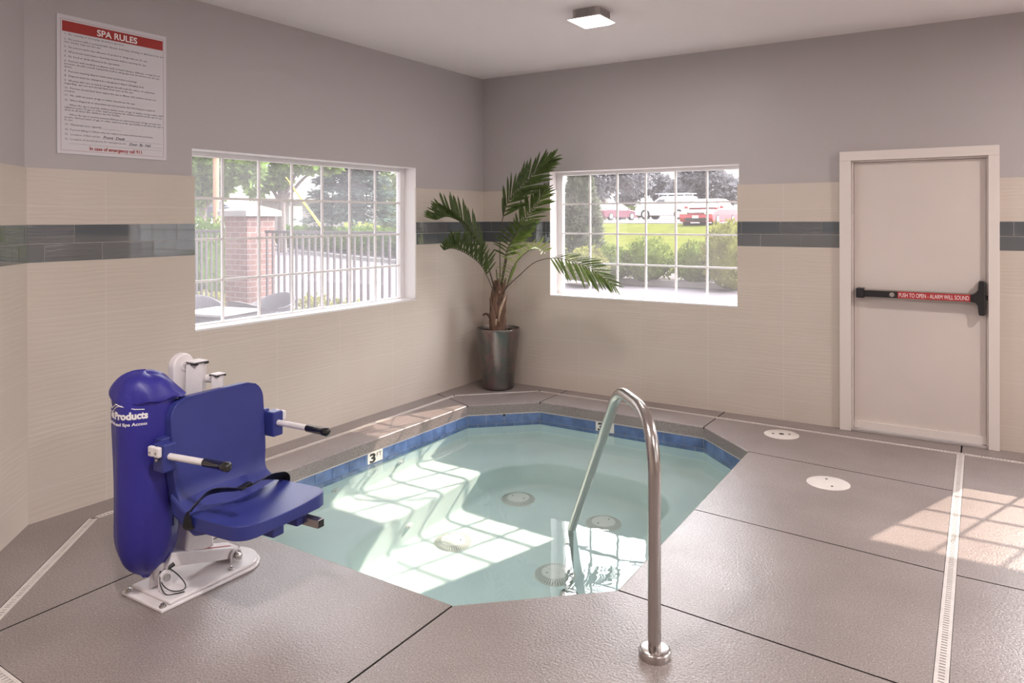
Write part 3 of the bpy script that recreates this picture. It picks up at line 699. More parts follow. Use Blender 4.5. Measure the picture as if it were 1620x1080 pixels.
CT = CAM - bc; va = math.atan2(CT.y, CT.x)          # the side of the cover that faces the viewer
def hoodfn(p, a):
    lowr = max(0, min(1, (.90-p.z)/.05))                      # 1 at the hem
    n1 = noise.noise(Vector((math.cos(a)*1.7, math.sin(a)*1.7, p.z*9+3))); n2 = noise.noise(Vector((math.cos(a)*4, math.sin(a)*4, p.z*14)))
    tip = math.exp(-((math.atan2(math.sin(a-va+1.15*-1), math.cos(a-va+1.15*-1)))/.45)**2)     # the corner that hangs out towards the seat
    f = 1.0 + .03*math.cos(4*(a-.3)) + .10*n1 + .045*n2*(.4+lowr) + .16*tip*lowr
    z = p.z + lowr*(.035*n1 - .02*tip + .012*n2) + (1-lowr)*(.012*n1 - .010*math.cos(a-va-1.3))
    return Vector((p.x*f, p.y*f, z))
prof = [(.1315, .848), (.139, .852), (.135, .872), (.122, .90), (.094, .932), (.055, .947), (.02, .949), (0, .948)]
mb = MB(); mb.lathe(prof, 48, bc, fn=hoodfn); mb.build('hood', M['bag'], bag, smooth=70, sub=1)
def wp(deg, z):
    a = va + math.radians(deg); q = bagfn(Vector((.1285*math.cos(a), .1285*math.sin(a), z)), a); return bc + Vector((q.x, q.y, z))
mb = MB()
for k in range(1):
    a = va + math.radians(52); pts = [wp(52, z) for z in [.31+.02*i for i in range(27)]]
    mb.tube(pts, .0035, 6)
mb.build('seam', pbr('dark blue seam', (.015, .012, .09), .6), bag, smooth=60)  # dark blue seam line down the cover
def wrap(z0, aend, r=.1335):
    def f(p):
        a = aend + p.x/r; q = bagfn(Vector((.1275*math.cos(a), .1275*math.sin(a), z0 + p.y)), a)
        rr = math.hypot(q.x, q.y) + .0012 + p.z
        return Vector((bc.x + math.cos(a)*rr, bc.y + math.sin(a)*rr, z0 + p.y))
    return f
def wrapped(mb, body, size, z0, length, endang, bold=0):
    """text whose last letter ends endang degrees right of the side facing the viewer"""
    a1 = va + math.radians(endang); r = .1335; w = length
    add_text(mb, body, size, None, 'LEFT', w, ext=.0006, bold=bold, warp=wrap(z0, a1 - w/r, r))
mb = MB()
wrapped(mb, 'ek Products', .041, .782, .186, 4, bold=.0018)
wrapped(mb, 'in Pool and Spa Access', .0175, .755, .196, 2, bold=.0003)
mb.tube([wp(-88, .848), wp(-74, .818), wp(-52, .842), wp(-40, .835), wp(-18, .822), wp(-2, .818)], .0018, 6)
mb.tube([wp(-88, .802), wp(-66, .806), wp(-60, .818), wp(-50, .832), wp(-38, .838)], .0018, 6)
mb.tube([wp(-88, .828), wp(-80, .833), wp(-74, .818)], .0016, 6)
mb.build('cover_lettering', M['labelwhite'], bag, smooth=30)
# drawstring
mb = MB(); mb.tube(smoothpath([(1.235, -4.245, .115), (1.30, -4.255, .07), (1.325, -4.245, .045), (1.35, -4.225, .034), (1.37, -4.20, .036), (1.36, -4.185, .05), (1.325, -4.20, .09), (1.27, -4.23, .13)], 6), .0025, 6)
mb.tube(smoothpath([(1.27, -4.24, .12), (1.315, -4.27, .075), (1.34, -4.262, .034), (1.37, -4.235, .033), (1.385, -4.205, .033)], 6), .0025, 6)
mb.cyl((1.30, -4.225, .118), (1.305, -4.20, .128), .009, n=10); mb.build('drawstring', M['black'], bag, smooth=50)
# seat shell
SR = Matrix.Translation((1.41, -4.02, 0)) @ Matrix.Rotation(math.radians(3), 4, 'Z') @ Matrix.Translation((-1.41, 4.02, 0))
path = fillet([(1.375, 0, .845), (1.405, 0, .395), (1.80, 0, .402)], .10, 10)
def resample(P, n):
    L = [0]; 
    for i in range(1, len(P)): L.append(L[-1]+(P[i]-P[i-1]).length)
    out = []; 
    for k in range(n+1):
        s = L[-1]*k/n; i = max(1, min(len(P)-1, next((j for j in range(len(L)) if L[j] >= s-1e-9), len(P)-1)))
        t = (s-L[i-1])/max(1e-9, L[i]-L[i-1]); out.append(P[i-1].lerp(P[i], t))
    return out, L[-1]
PP, LL = resample(path, 60)
def hw(s):
    r0, r1 = .085, .085; w = .243
    w -= .012*math.exp(-((s-LL*.50)/.06)**2)
    if s < r0: w -= r0-math.sqrt(max(0, r0*r0-(r0-s)**2))
    if s > LL-r1: w -= (r1-math.sqrt(max(0, r1*r1-(s-LL+r1)**2)))*.9
    return w
SY = -4.025
NT = 24; vs = []; fs = []
for side in (0, 1):
    for i, p in enumerate(PP):
        s = LL*i/60; t = (PP[min(60, i+1)]-PP[max(0, i-1)]).normalized(); nn = Vector((-t.z, 0, t.x)); 
        if i < 5 and nn.x < 0: nn = -nn
        nn = Vector((t.z*-1, 0, t.x)); nn = nn if (nn.x+nn.z) > 0 else -nn
        th = .058 if s > LL*.45 else .05
        for j in range(NT+1):
            y = -1+2*j/NT; dish = -.010*(1-y*y) if side == 0 else 0
            w = hw(s); q = p + nn*(dish - (th if side else 0)); vs.append((q.x, SY+y*w, q.z))
W_ = NT+1; off = W_*61
for i in range(60):
    for j in range(NT):
        a = i*W_+j; fs.append((a, a+1, a+W_+1, a+W_)); b = a+off; fs.append((b, b+W_, b+W_+1, b+1))
    for j in (0, NT):
        a = i*W_+j; q = (a, a+W_, a+W_+off, a+off); fs.append(q if j == 0 else q[::-1])
for i in (0, 60):
    for j in range(NT):
        a = i*W_+j; q = (a, a+off, a+off+1, a+1); fs.append(q if i == 0 else q[::-1])
mb = MB(); mb.add([SR @ Vector(v) for v in vs], fs); seat = mb.build('seat_shell', M['blue'], lf, smooth=45)
bmx = bmesh.new(); bmx.from_mesh(seat.data); bmesh.ops.recalc_face_normals(bmx, faces=bmx.faces[:]); bmx.to_mesh(seat.data); bmx.free()
b = seat.modifiers.new('edge', 'BEVEL'); b.width = .011; b.segments = 3; b.limit_method = 'ANGLE'; b.angle_limit = math.radians(50)
for y in (-4.06, -3.93):
    mb = MB(); mb.box(1.55, 1.775, y-.03, y+.03, .295, .352, 0, SR); mb.build('seat_rib', M['blue'], seat, smooth=0, bevel=.006)
# rear wedge of the moulding (lower back corner)
mb = MB(); mb.prism([(1.358, .47), (1.374, .375), (1.512, .312), (1.64, .352), (1.52, .372), (1.42, .43)], -.240, .240, 0, Matrix.Translation((0, SY, 0)) @ Matrix(((1, 0, 0, 0), (0, 0, -1, 0), (0, 1, 0, 0), (0, 0, 0, 1)))); 
for i in range(len(mb.v)): mb.v[i] = SR @ mb.v[i]
o = mb.build('seat_heel', M['blue'], seat, smooth=0, bevel=.012)
bmx = bmesh.new(); bmx.from_mesh(o.data); bmesh.ops.recalc_face_normals(bmx, faces=bmx.faces[:]); bmx.to_mesh(o.data); bmx.free()
# armrests
for s in (-1, 1):
    y = SY + s*.285; ar = empty('armrest', SR @ Vector((1.40, y, .635))); ar.parent = lf; ar.matrix_parent_inverse = parent_matrix(lf).inverted()
    mb = MB(); mb.box(1.365, 1.432, y-.03, y+.03, .575, .69, 0, SR); mb.box(1.335, 1.376, min(y, y-s*.08), max(y, y-s*.08), .59, .70, 0, SR); mb.build('bracket', M['blue'], ar, smooth=0, bevel=.007)
    mb = MB(); mb.tube([SR @ Vector((1.43, y, .638)), SR @ Vector((1.605, y+.018*(s<0)+.008, .634))], .0135, 18); mb.build('bar', M['liftwhite'], ar, smooth=50)
    a0, a1 = Vector((1.605, y+.018*(s<0)+.008, .634)), Vector((1.735, y+.028*(s<0)+.012, .631))
    mb = MB(); mb.tube([SR @ a0, SR @ a0.lerp(a1, .03), SR @ a0.lerp(a1, .72), SR @ a0.lerp(a1, .74), SR @ a0.lerp(a1, .95), SR @ a1], [.0155, .0172, .0172, .0195, .0195, .013], 18); mb.build('grip', M['blackgloss'], ar, smooth=50)
    yy = y + s*.032
    for k in (0, 1):
        mb = MB(); mb.box(1.362+k*.036, 1.393+k*.036, min(yy, yy+s*.02), max(yy, yy+s*.02), .642, .684, 0, SR); mb.build('latch', M['liftwhite'], ar, smooth=0, bevel=.006)
        mb = MB(); mb.cyl(SR @ Vector((1.378+k*.036, yy+s*.018, .660)), SR @ Vector((1.378+k*.036, yy+s*.022, .660)), .005, n=12); mb.build('screw', M['chrome'], ar, smooth=40)
    mb = MB(); mb.cyl(SR @ Vector((1.405, yy-s*.004, .63)), SR @ Vector((1.405, yy+s*.012, .63)), .006, n=10); mb.build('screw', M['chrome'], ar, smooth=40)
# footrest tube
mb = MB(); mb.box(1.5, 1.86, -3.925, -3.89, .292, .327, 0, SR); ft = mb.build('footrest_tube', M['steel'], lf, smooth=0, bevel=.002)
mb = MB(); mb.box(1.8595, 1.862, -3.923, -3.892, .294, .325, 0, SR); mb.build('tube_plug', M['black'], ft, smooth=0)
# lap belt: flat strap with a slack loop across the seat
P = smoothpath([(1.50, SY-.236, .335), (1.50, SY-.254, .36), (1.50, SY-.253, .40), (1.505, SY-.238, .425), (1.51, SY-.17, .466), (1.53, SY-.11, .465), (1.555, SY-.03, .448), (1.55, SY+.05, .452), (1.535, SY+.12, .450), (1.52, SY+.19, .432), (1.51, SY+.236, .415), (1.51, SY+.254, .395), (1.51, SY+.25, .35)], 8)
vs = []; fs = []
for i, p in enumerate(P):
    t = i/(len(P)-1); tg = (P[min(len(P)-1, i+1)]-P[max(0, i-1)]).normalized(); a = .25+.75*math.sin(t*PI)+.5*math.sin(t*9)
    wv = Vector((math.cos(a*.8), 0, math.sin(a*.8))); wv = (wv - tg*wv.dot(tg)).normalized()*.0255; nn = tg.cross(wv).normalized()*.0014
    for q in (p-wv-nn, p+wv-nn, p+wv+nn, p-wv+nn): vs.append(SR @ q)
for i in range(len(P)-1):
    for j in range(4): fs.append((i*4+j, i*4+(j+1) % 4, i*4+4+(j+1) % 4, i*4+4+j))
mb = MB(); mb.add(vs, fs); mb.build('lap_belt', pbr('black webbing', (.012, .011, .012), .5, bump=(400, .0004)), lf, smooth=50)
mb = MB(); mb.cbox(SR @ Vector((1.555, SY-.02, .457)), (.016, .03, .006), 0, Matrix.Rotation(.2, 3, 'X')); mb.build('buckle', M['blackgloss'], lf, smooth=0, bevel=.003)

# ------------------------------------------------------------------ potted palm
pc = Vector((.344, -.255, 0))
palm = empty('potted_palm', pc, 'tall palm with arching green fronds in a dark metallic pot in the corner', 'potted plant')
def pot_mat():
    m, t, o = new_mat('iridescent pewter glaze'); tc = nd(t, 'ShaderNodeTexCoord')
    n = nd(t, 'ShaderNodeTexNoise', {'Vector': tc.outputs['Object'], 'Scale': 5.0, 'Detail': 3.0, 'Distortion': .5})
    r = ramp(t, n.outputs[0], [(.3, (.16, .132, .13)), (.45, (.23, .165, .16)), (.55, (.16, .165, .148)), (.7, (.14, .125, .135))])
    b = nd(t, 'ShaderNodeBsdfPrincipled', {'Base Color': r.outputs[0], 'Metallic': .9, 'Roughness': .28, 'Coat Weight': .5})
    t.links.new(b.outputs[0], o.inputs[0]); return m
mb = MB(); mb.lathe([(.0, 0), (.128, 0), (.143, .012), (.150, .05), (.203, .545), (.206, .560), (.203, .568), (.196, .568), (.192, .556), (.188, .52)], 64, pc); mb.build('pot', pot_mat(), palm, smooth=35)
mb = MB(); random.seed(5)
mb.lathe([(.0, .520), (.187, .520)], 32, pc)
for k in range(150):
    a, r = random.random()*2*PI, .18*math.sqrt(random.random()); c = pc + Vector((r*math.cos(a), r*math.sin(a), .525+random.random()*.012)); s = random.uniform(.008, .018)
    R = Matrix.Translation(c) @ Matrix.Rotation(random.random()*6, 4, 'Z') @ Matrix.Diagonal((s, s*.7, s*.5, 1))
    mb.lathe([(0, -1), (.7, -.7), (1, 0), (.7, .7), (0, 1)], 7, (0, 0, 0), random.choice((0, 0, 0, 1)), R)
mb.build('bark_mulch', [pbr('dark bark chips', (.035, .028, .024), .8), pbr('pale bark chips', (.22, .18, .15), .8)], palm, smooth=50)
brown = [pbr('reddish palm sheath', (.14, .075, .05), .75, bump=(60, .003, 3, (1, 1, .1)), var=(30, .35, (1, 1, .08))), pbr('pale fibre sheath', (.42, .30, .22), .75, bump=(60, .003, 3, (1, 1, .1))), pbr('dark sheath', (.07, .04, .03), .8)]
def P3(u, v, off=0.0): return atd(u, v, 6.93+off)
mb = MB(); tc0 = P3(786, 515); random.seed(11)
mb.lathe([(.058, .50), (.07, .56), (.078, .64), (.07, .72), (.062, .80), (.055, .88), (.04, .96), (.022, 1.02)], 16, (P3(786, 500).x, P3(786, 500).y, 0), 0, fn=lambda p, a: Vector((p.x*(1+.18*math.sin(3*a+p.z*9)), p.y*(1+.18*math.cos(2*a+p.z*7)), p.z)))
def sheath(p0, p1, p2, w, mi, thick=.012):
    pts = smoothpath([p0, p1, p2], 5); n = len(pts); vs = []; fs = []
    for i, p in enumerate(pts):
        t = i/(n-1); ww = w*(1-t)**.7*(.7+.5*math.sin(t*PI)); th = thick*(1-.7*t)
        for q in ((-ww, 0), (-ww*.5, th), (ww*.5, th), (ww, 0), (0, -th*.5)): vs.append(p + RIGHT*q[0] + TOW*q[1])
    for i in range(n-1):
        for j in range(5): fs.append((i*5+j, i*5+(j+1) % 5, i*5+5+(j+1) % 5, i*5+5+j))
    mb.add(vs, fs, mi)
SH_ = [(782, 516, 779, 490, 775, 470, .03, 0), (792, 516, 796, 492, 803, 466, .032, 0), (790, 508, 793, 485, 803, 468, .018, 1), (784, 514, 785, 505, 786, 505, .014, 1), (786, 500, 784, 478, 786, 450, .035, 0), (795, 505, 799, 490, 800, 472, .02, 0),
       (779, 505, 777, 487, 774, 468, .014, 2), (789, 475, 790, 455, 788, 438, .03, 0), (795, 470, 798, 450, 801, 437, .022, 0), (788, 468, 791, 460, 794, 455, .01, 1), (785, 490, 787, 478, 788, 464, .022, 2), (791, 500, 796, 478, 801, 464, .012, 1)]
for k, (a, b, c, d, e, f, w, mi) in enumerate(SH_): sheath(P3(a, b, -.07), P3(c, d, -.085), P3(e, f, -.06), w, mi)
mb.tube(smoothpath([P3(778, 512, -.05), P3(774, 500, -.06), P3(768, 496, -.06), P3(764, 499, -.05)], 5), [.012]*10+[.008]*5+[.004], 6, 2)
mb.tube(smoothpath([P3(803, 452, -.05), P3(808, 443, -.06), P3(811, 447, -.06), P3(812, 458, -.05)], 5), .004, 5, 1)
mb.build('trunk', brown, palm, smooth=50)
def leaf_mat(name, c, c2, tr):
    m, t, o = new_mat(name); oi = nd(t, 'ShaderNodeNewGeometry'); tc = nd(t, 'ShaderNodeTexCoord')
    n = nd(t, 'ShaderNodeTexNoise', {'Vector': tc.outputs['Object'], 'Scale': 30.0, 'Detail': 2.0}); r = ramp(t, n.outputs[0], [(.3, c), (.7, c2)])
    b = nd(t, 'ShaderNodeBsdfPrincipled', {'Base Color': r.outputs[0], 'Roughness': .38, 'Specular IOR Level': .4})
    l = nd(t, 'ShaderNodeBsdfTranslucent', {'Color': c4((c2[0]*1.6, c2[1]*1.5, c2[2]))}); mx = nd(t, 'ShaderNodeMixShader', {0: tr, 1: b.outputs[0], 2: l.outputs[0]})
    t.links.new(mx.outputs[0], o.inputs[0]); return m
LEAF = leaf_mat('palm leaf green', (.032, .056, .018), (.085, .125, .036), .25); LEAFL = leaf_mat('light palm leaf', (.10, .17, .035), (.20, .28, .07), .3); STEM = pbr('petiole', (.075, .055, .035), .5, var=(12, .3))
def frond(ctrl, s0, A, B, LA, n, mat, mixT=.45, wid=.017, droop=.18, seed=0, tipk=.35, thick=.0055):
    """ctrl: rachis points; A, B: leaflet directions on its two sides"""
    rnd = random.Random(seed); fr = empty('frond', P3(788, 470)); fr.parent = palm; fr.matrix_parent_inverse = parent_matrix(palm).inverted()
    R = smoothpath(ctrl, 10); nR = len(R); mb = MB(); mb.tube(R, [thick*(1-.75*i/(nR-1)) for i in range(nR)], 7); mb.build('rachis', STEM, fr, smooth=60)
    mb = MB()
    for k in range(n):
        s = s0 + (1-s0)*(k+.5)/n; x = s*(nR-1); i = min(nR-2, int(x)); p = R[i].lerp(R[i+1], x-i); tg = (R[i+1]-R[i]).normalized()
        rel = (k+.5)/n; Lk = LA*(.55+.75*math.sin(PI*min(1, rel*.8+.14)))*(1-tipk*rel)
        for side, D in enumerate((A, B)):
            L = Lk*rnd.uniform(.88, 1.1); mt = mixT + .5*rel**2 + rnd.uniform(-.08, .08)
            d = (D.normalized()*(1-mt*.6) + tg*mt + Vector([rnd.uniform(-.09, .09) for _ in range(3)])).normalized()
            sidev = d.cross(tg); sidev = (sidev if sidev.length > .1 else d.cross(UP)).normalized(); wv = d.cross(sidev).normalized(); wv = (wv*.75 + sidev*rnd.uniform(.35, .75)).normalized()
            nv = d.cross(wv).normalized(); vs = []; m_ = 6
            for q in range(m_+1):
                t = q/m_; c = p + d*(L*t) + Vector((0, 0, -droop*L*t*t)); ww = wid*.5*(math.sin(PI*(t*.86+.09))**.8)*(1 if q < m_ else .05)*(L/.22)**.5
                vs += [c - wv*ww - nv*ww*.35, c, c + wv*ww - nv*ww*.35]
            fs = []
            for q in range(m_): fs += [(q*3, q*3+1, q*3+4, q*3+3), (q*3+1, q*3+2, q*3+5, q*3+4)]
            mb.add(vs, fs)
    mb.build('leaflets', mat, fr, smooth=60)
U_, R_, T_ = UP, RIGHT, TOW
frond([P3(788, 470, -.03), P3(791, 435, -.05), P3(791.5, 374, -.1), P3(801, 325, -.16), P3(822, 298, -.22), P3(848, 272, -.27), P3(872, 252, -.3)], .42, U_*1.0-R_*.25+T_*.15, R_*1.0-U_*.22+T_*.25, .235, 21, LEAF, seed=1, wid=.031, droop=.05, tipk=.25)
frond([P3(790, 470, -.03), P3(797, 427, -.05), P3(806, 390, -.08), P3(829, 349, -.12), P3(850, 322, -.15), P3(866, 298, -.18)], .45, U_*.7-R_*.5+T_*.1, R_*.8-U_*.25+T_*.3, .19, 19, LEAF, seed=2, wid=.027, droop=.1)
frond([P3(785, 470, -.05), P3(774, 427, -.12), P3(764, 393, -.2), P3(738, 358, -.3), P3(710, 343, -.4), P3(690, 348, -.48)], .38, U_*1.0-R_*.08-T_*.2, U_*.72-R_*.7+T_*.4, .215, 25, LEAF, seed=3, wid=.021, droop=.03, mixT=.1, tipk=.15)
frond([P3(784, 475, -.05), P3(777, 452, -.12), P3(762, 421, -.22), P3(739, 402, -.33), P3(716, 393, -.42), P3(702, 396, -.48)], .30, U_*.85+R_*.6-T_*.1, U_*.95+R_*.15+T_*.45, .185, 26, LEAF, seed=4, wid=.021, droop=.03, mixT=.06, tipk=.2)
frond([P3(793, 475, -.05), P3(801, 456, -.12), P3(822, 435, -.25), P3(848, 414, -.4), P3(880, 408, -.52), P3(913, 416, -.62), P3(943, 431, -.68), P3(972, 452, -.72)], .52, R_*.75+U_*.42+T_*.1, -U_*1.0+R_*.2+T_*.15, .195, 20, LEAF, seed=5, wid=.024, droop=.12, mixT=.3, tipk=.3)
frond([P3(792, 472, -.05), P3(801, 454, -.13), P3(811, 424, -.22), P3(829, 402, -.3), P3(848, 393, -.36), P3(862, 398, -.4)], .22, U_*.85+R_*.4-T_*.1, -R_*.75+U_*.25+T_*.35, .155, 22, LEAFL, seed=6, wid=.018, droop=.06, mixT=.12, tipk=.2)
frond([P3(790, 468, -.05), P3(795, 435, -.1), P3(802, 395, -.18), P3(820, 368, -.26), P3(842, 352, -.34)], .42, -R_*.9+U_*.35+T_*.35, R_*.9+U_*.15+T_*.2, .18, 15, LEAF, seed=7, wid=.033, droop=.12, mixT=.25)
for k, (a, b, c, d, e, f) in enumerate([(786, 478, 781, 450, 773, 424), (788, 470, 787, 450, 785, 425), (791, 470, 796, 440, 802, 408), (789, 470, 793, 445, 798, 418)]):
    mb = MB(); mb.tube(smoothpath([P3(a, b, -.05), P3(c, d, -.06), P3(e, f, -.07)], 5), [.006]*10+[.004], 6); mb.build('petiole', STEM, palm, smooth=60)

# ------------------------------------------------------------------ outside
G = -.12
def interp(X, T):
    for i in range(len(T)-1):
        if T[i][0] <= X <= T[i+1][0]:
            t = (X-T[i][0])/(T[i+1][0]-T[i][0]); return T[i][1]*(1-t)+T[i+1][1]*t
    return T[0][1] if X < T[0][0] else T[-1][1]
KP = smoothpath([(-75, 42.0, 0), (-45, 28.6, 0), (-28.7, 21.4, 0), (-14.7, 15.5, 0), (-4.4, 12.15, 0), (-.75, 11.75, 0), (10, 11.3, 0), (26, 11.0, 0)], 6)
def koff(i, s):
    a, b = KP[max(0, i-1)], KP[min(len(KP)-1, i+1)]; d = (b-a).normalized(); n = Vector((-d.y, d.x, 0)); return KP[i] + n*s
SPROF = [(0, G), (.0, .03), (.15, .035), (.16, .02), (2.4, .09), (6, .34), (12, .86), (18.5, 1.31), (18.6, 1.30), (60, 1.62), (160, 2.6)]
def tz(s): return interp(s, [(a, b) for a, b in SPROF[2:]])
def strip(name, s_list, mat, zoff=0.0):
    mb = MB(); k = len(s_list); vs = []; fs = []
    for i in range(len(KP)):
        for s, z in s_list:
            p = koff(i, s); vs.append((p.x, p.y, z+zoff))
    for i in range(len(KP)-1):
        for j in range(k-1): fs.append((i*k+j, (i+1)*k+j, (i+1)*k+j+1, i*k+j+1))
    mb.add(vs, fs); return mb.build(name, mat, smooth=40)
M['asphalt'] = pbr('pale pinkish asphalt', (.16, .137, .142), .85, spec=0, var=(.5, .12), bump=(60, .004))
M['concrete'] = pbr('pale concrete', (.30, .28, .275), .85, spec=.1, var=(2, .08))
M['mulch'] = pbr('bark mulch', (.06, .042, .04), .9, var=(9, .4), bump=(30, .03, 4))
M['lawn'] = pbr('mown grass', (.105, .112, .026), .8, spec=0, var=(1.2, .15), bump=(90, .03, 3))
struct(strip('kerb', [(0, G), (0, .03), (.15, .035), (.15, .0)], M['concrete']))
struct(strip('mulch_bed', [(.15, .02), (1.2, .08), (2.5, .09)], M['mulch']))
struct(strip('lawn', [(2.4, .085), (6, .34), (12, .86), (18.5, 1.31)], M['lawn']))
struct(strip('lot_kerb', [(18.5, 1.31), (18.5, 1.40), (18.7, 1.40), (18.7, 1.3)], M['concrete'], -.05))
struct(strip('parking_lot', [(18.6, 1.31), (60, 1.66), (160, 2.6)], M['asphalt'], -.02))
mb = MB(); bot = [(26, 1.5, G), (-75, 1.5, G)]; pts = [tuple(koff(i, .02)) for i in range(len(KP))]
mb.add([(x, y, G) for x, y, z in pts] + bot, [tuple(range(len(pts)+2))[::-1]])
o = struct(mb.build('driveway', M['asphalt'], smooth=0)); 
bmx = bmesh.new(); bmx.from_mesh(o.data); bmesh.ops.recalc_face_normals(bmx, faces=bmx.faces[:]); [f.normal_flip() for f in bmx.faces if f.normal.z < 0]; bmesh.ops.triangulate(bmx, faces=bmx.faces[:]); bmx.to_mesh(o.data); bmx.free()
mb = MB(); mb.box(-18, -.2, -10, .95, G-.1, G+.0, 0); struct(mb.build('patio', pbr('patio pavers', (.17, .15, .147), .8, spec=.1, var=(3, .1)), smooth=0))
mb = MB(); mb.box(-40, 12, .95, 1.5, G-.1, G+.03, 0); struct(mb.build('planting_strip', M['mulch'], smooth=0))

def fmat(name, c, tr=.25):
    m, t, o = new_mat(name); tc = nd(t, 'ShaderNodeTexCoord'); n = nd(t, 'ShaderNodeTexNoise', {'Vector': tc.outputs['Object'], 'Scale': 3.5, 'Detail': 4.0})
    c = tuple(x*.42 for x in c)
    r = ramp(t, n.outputs[0], [(.3, tuple(x*.6 for x in c)), (.7, tuple(min(1, x*1.35) for x in c))])
    b = nd(t, 'ShaderNodeBsdfDiffuse', {'Color': r.outputs[0]}); l = nd(t, 'ShaderNodeBsdfTranslucent', {'Color': r.outputs[0]}); mx = nd(t, 'ShaderNodeMixShader', {0: tr, 1: b.outputs[0], 2: l.outputs[0]})
    t.links.new(mx.outputs[0], o.inputs[0]); return m
F = {k: fmat('foliage '+k, c) for k, c in dict(boxwood=(.32, .40, .10), yellow=(.46, .46, .14), juniper=(.44, .48, .33), spruce=(.22, .32, .25), oak=(.46, .66, .20), grey=(.54, .53, .55), light=(.56, .72, .26), hedge=(.20, .33, .06)).items()}  # grey foliage is lightened: distance haze put into its colour
BARK = pbr('grey bark', (.16, .13, .115), .9, bump=(20, .02, 3, (1, 1, .2)))
def leaves(mb, c, rad, n, size, rnd, lump=.25, lo=-.6, inner=.55, m=0, asp=.55):
    """n leaf blades through the outer shell of a lumpy ellipsoid"""
    c = Vector(c); sd = Vector((rnd.uniform(0, 50), rnd.uniform(0, 50), rnd.uniform(0, 50)))
    for _ in range(n):
        while True:
            d = Vector((rnd.gauss(0, 1), rnd.gauss(0, 1), rnd.gauss(0, 1)))
            if d.length < 1e-3: continue
            d.normalize()
            if d.z >= lo: break
        k = 1 + lump*noise.noise(d*2.3+sd) + lump*.6*noise.noise(d*5+sd); k *= rnd.uniform(inner, 1.0)**.5
        p = c + Vector((d.x*rad[0]*k, d.y*rad[1]*k, d.z*rad[2]*k))
        a = (d + Vector((rnd.uniform(-1, 1), rnd.uniform(-1, 1), rnd.uniform(-.6, 1)))*.9).normalized(); b = a.cross(Vector((rnd.uniform(-1, 1), rnd.uniform(-1, 1), rnd.uniform(-1, 1))))
        if b.length < .1: continue
        b.normalize(); s = size*rnd.uniform(.6, 1.3)
        mb.add([p, p+a*s*.5+b*s*asp*.5, p+a*s, p+a*s*.5-b*s*asp*.5], [(0, 1, 2, 3)], m)
def core(mb, c, rad, rnd, lump=.25, k=.8):
    sd = Vector((rnd.uniform(0, 50),)*3); pr_ = [(math.cos(t), math.sin(t)) for t in [(-.45+.95*i/9)*PI/1.0 if False else -PI/2.6+(PI/2+PI/2.6)*i/9 for i in range(10)]]
    mb.lathe([(max(0, a), b) for a, b in pr_[:-1]]+[(0, 1)], 18, c, 0, None, lambda p, a: Vector((p.x*rad[0]*k, p.y*rad[1]*k, p.z*rad[2]*k))*(1+lump*noise.noise(p*2+sd)))
def shrub(u, base_v, depth, w, h, mat, lab, n=1600, size=.09, z=None, d=None):
    c = atd(u, base_v, depth)
    if z is not None: c.z = z
    rnd = random.Random(int(u*7+depth)); w *= .93; rad = (w/2, (d or w)/2, h*.62)
    root = empty('shrub', c, lab, 'shrub', 'clipped shrubs across the driveway')
    mb = MB(); core(mb, c+Vector((0, 0, h*.4)), rad, rnd, .15, .82); leaves(mb, c+Vector((0, 0, h*.4)), rad, n, size, rnd, .16); mb.build('leaves', mat, root, smooth=40)
    mb = MB()
    for k in range(4): mb.tube([c+Vector((.03*k-.05, .02, -.05)), c+Vector((.15*(k-1.5)*w, .05*k, h*.4))], [.02, .008], 6)
    mb.build('stem', BARK, root); return root
# shrubs seen through the window beside the palm
shrub(930, 428, 18.8, 1.15, .75, F['yellow'], 'yellowish low shrub left behind the drooping palm frond', z=.06)
shrub(968, 432, 19.4, 1.15, .80, F['boxwood'], 'small rounded green shrub left of the big rounded one', z=.06)
shrub(1024, 436, 19.2, 1.45, 1.0, F['boxwood'], 'largest rounded green shrub, middle of the bed across the driveway', z=.06)
shrub(1102, 441, 18.6, 1.25, .92, F['boxwood'], 'rounded green shrub right of the largest one, below the red car', z=.06)
shrub(1151, 446, 17.6, 1.25, 1.5, F['yellow'], 'tall loose yellowish shrub at the right edge of the far window', n=2000, z=.06)
shrub(905, 424, 19.6, .8, .55, F['boxwood'], 'low green shrub at the foot of the upright juniper', z=.06)
# upright juniper
def conical(name, base, h, r, mat, lab, cat, n, size, seed, tiers=0, trunk=.12):
    root = empty(name, base, lab, cat); rnd = random.Random(seed); mb = MB()
    for k in range(n):
        t = rnd.random()**.75; z = .06+.94*t; rr = r*(1-t)**.8*(1+.18*noise.noise(Vector((t*9, seed, k*.0)))) + .03
        if tiers: rr *= .78+.3*((t*tiers) % 1 < .5)
        a = rnd.random()*2*PI; q = rr*rnd.uniform(.5, 1)**.5*(1+.3*noise.noise(Vector((math.cos(a)*2, math.sin(a)*2, t*7+seed))))
        p = base + Vector((math.cos(a)*q, math.sin(a)*q, h*z*.97)); d = (Vector((math.cos(a), math.sin(a), .55 if not tiers else -.1)) + Vector((rnd.uniform(-.5, .5), rnd.uniform(-.5, .5), rnd.uniform(-.4, .5)))).normalized()
        b = d.cross(UP+Vector((rnd.uniform(-.5, .5), rnd.uniform(-.5, .5), 0))).normalized(); s = size*rnd.uniform(.6, 1.3)
        mb.add([p, p+d*s*.5+b*s*.2, p+d*s, p+d*s*.5-b*s*.2], [(0, 1, 2, 3)])
    mb.lathe([(r*.35, h*.08), (r*.3, h*.3), (r*.16, h*.65), (0, h*.95)], 14, base)
    mb.build('needles', mat, root, smooth=0)
    mb = MB(); mb.cyl(base-Vector((0, 0, .1)), base+Vector((0, 0, h*.9)), trunk, .02, 10); mb.build('trunk', BARK, root)
    return root
b = atd(918, 405, 22.5); b.z = .15
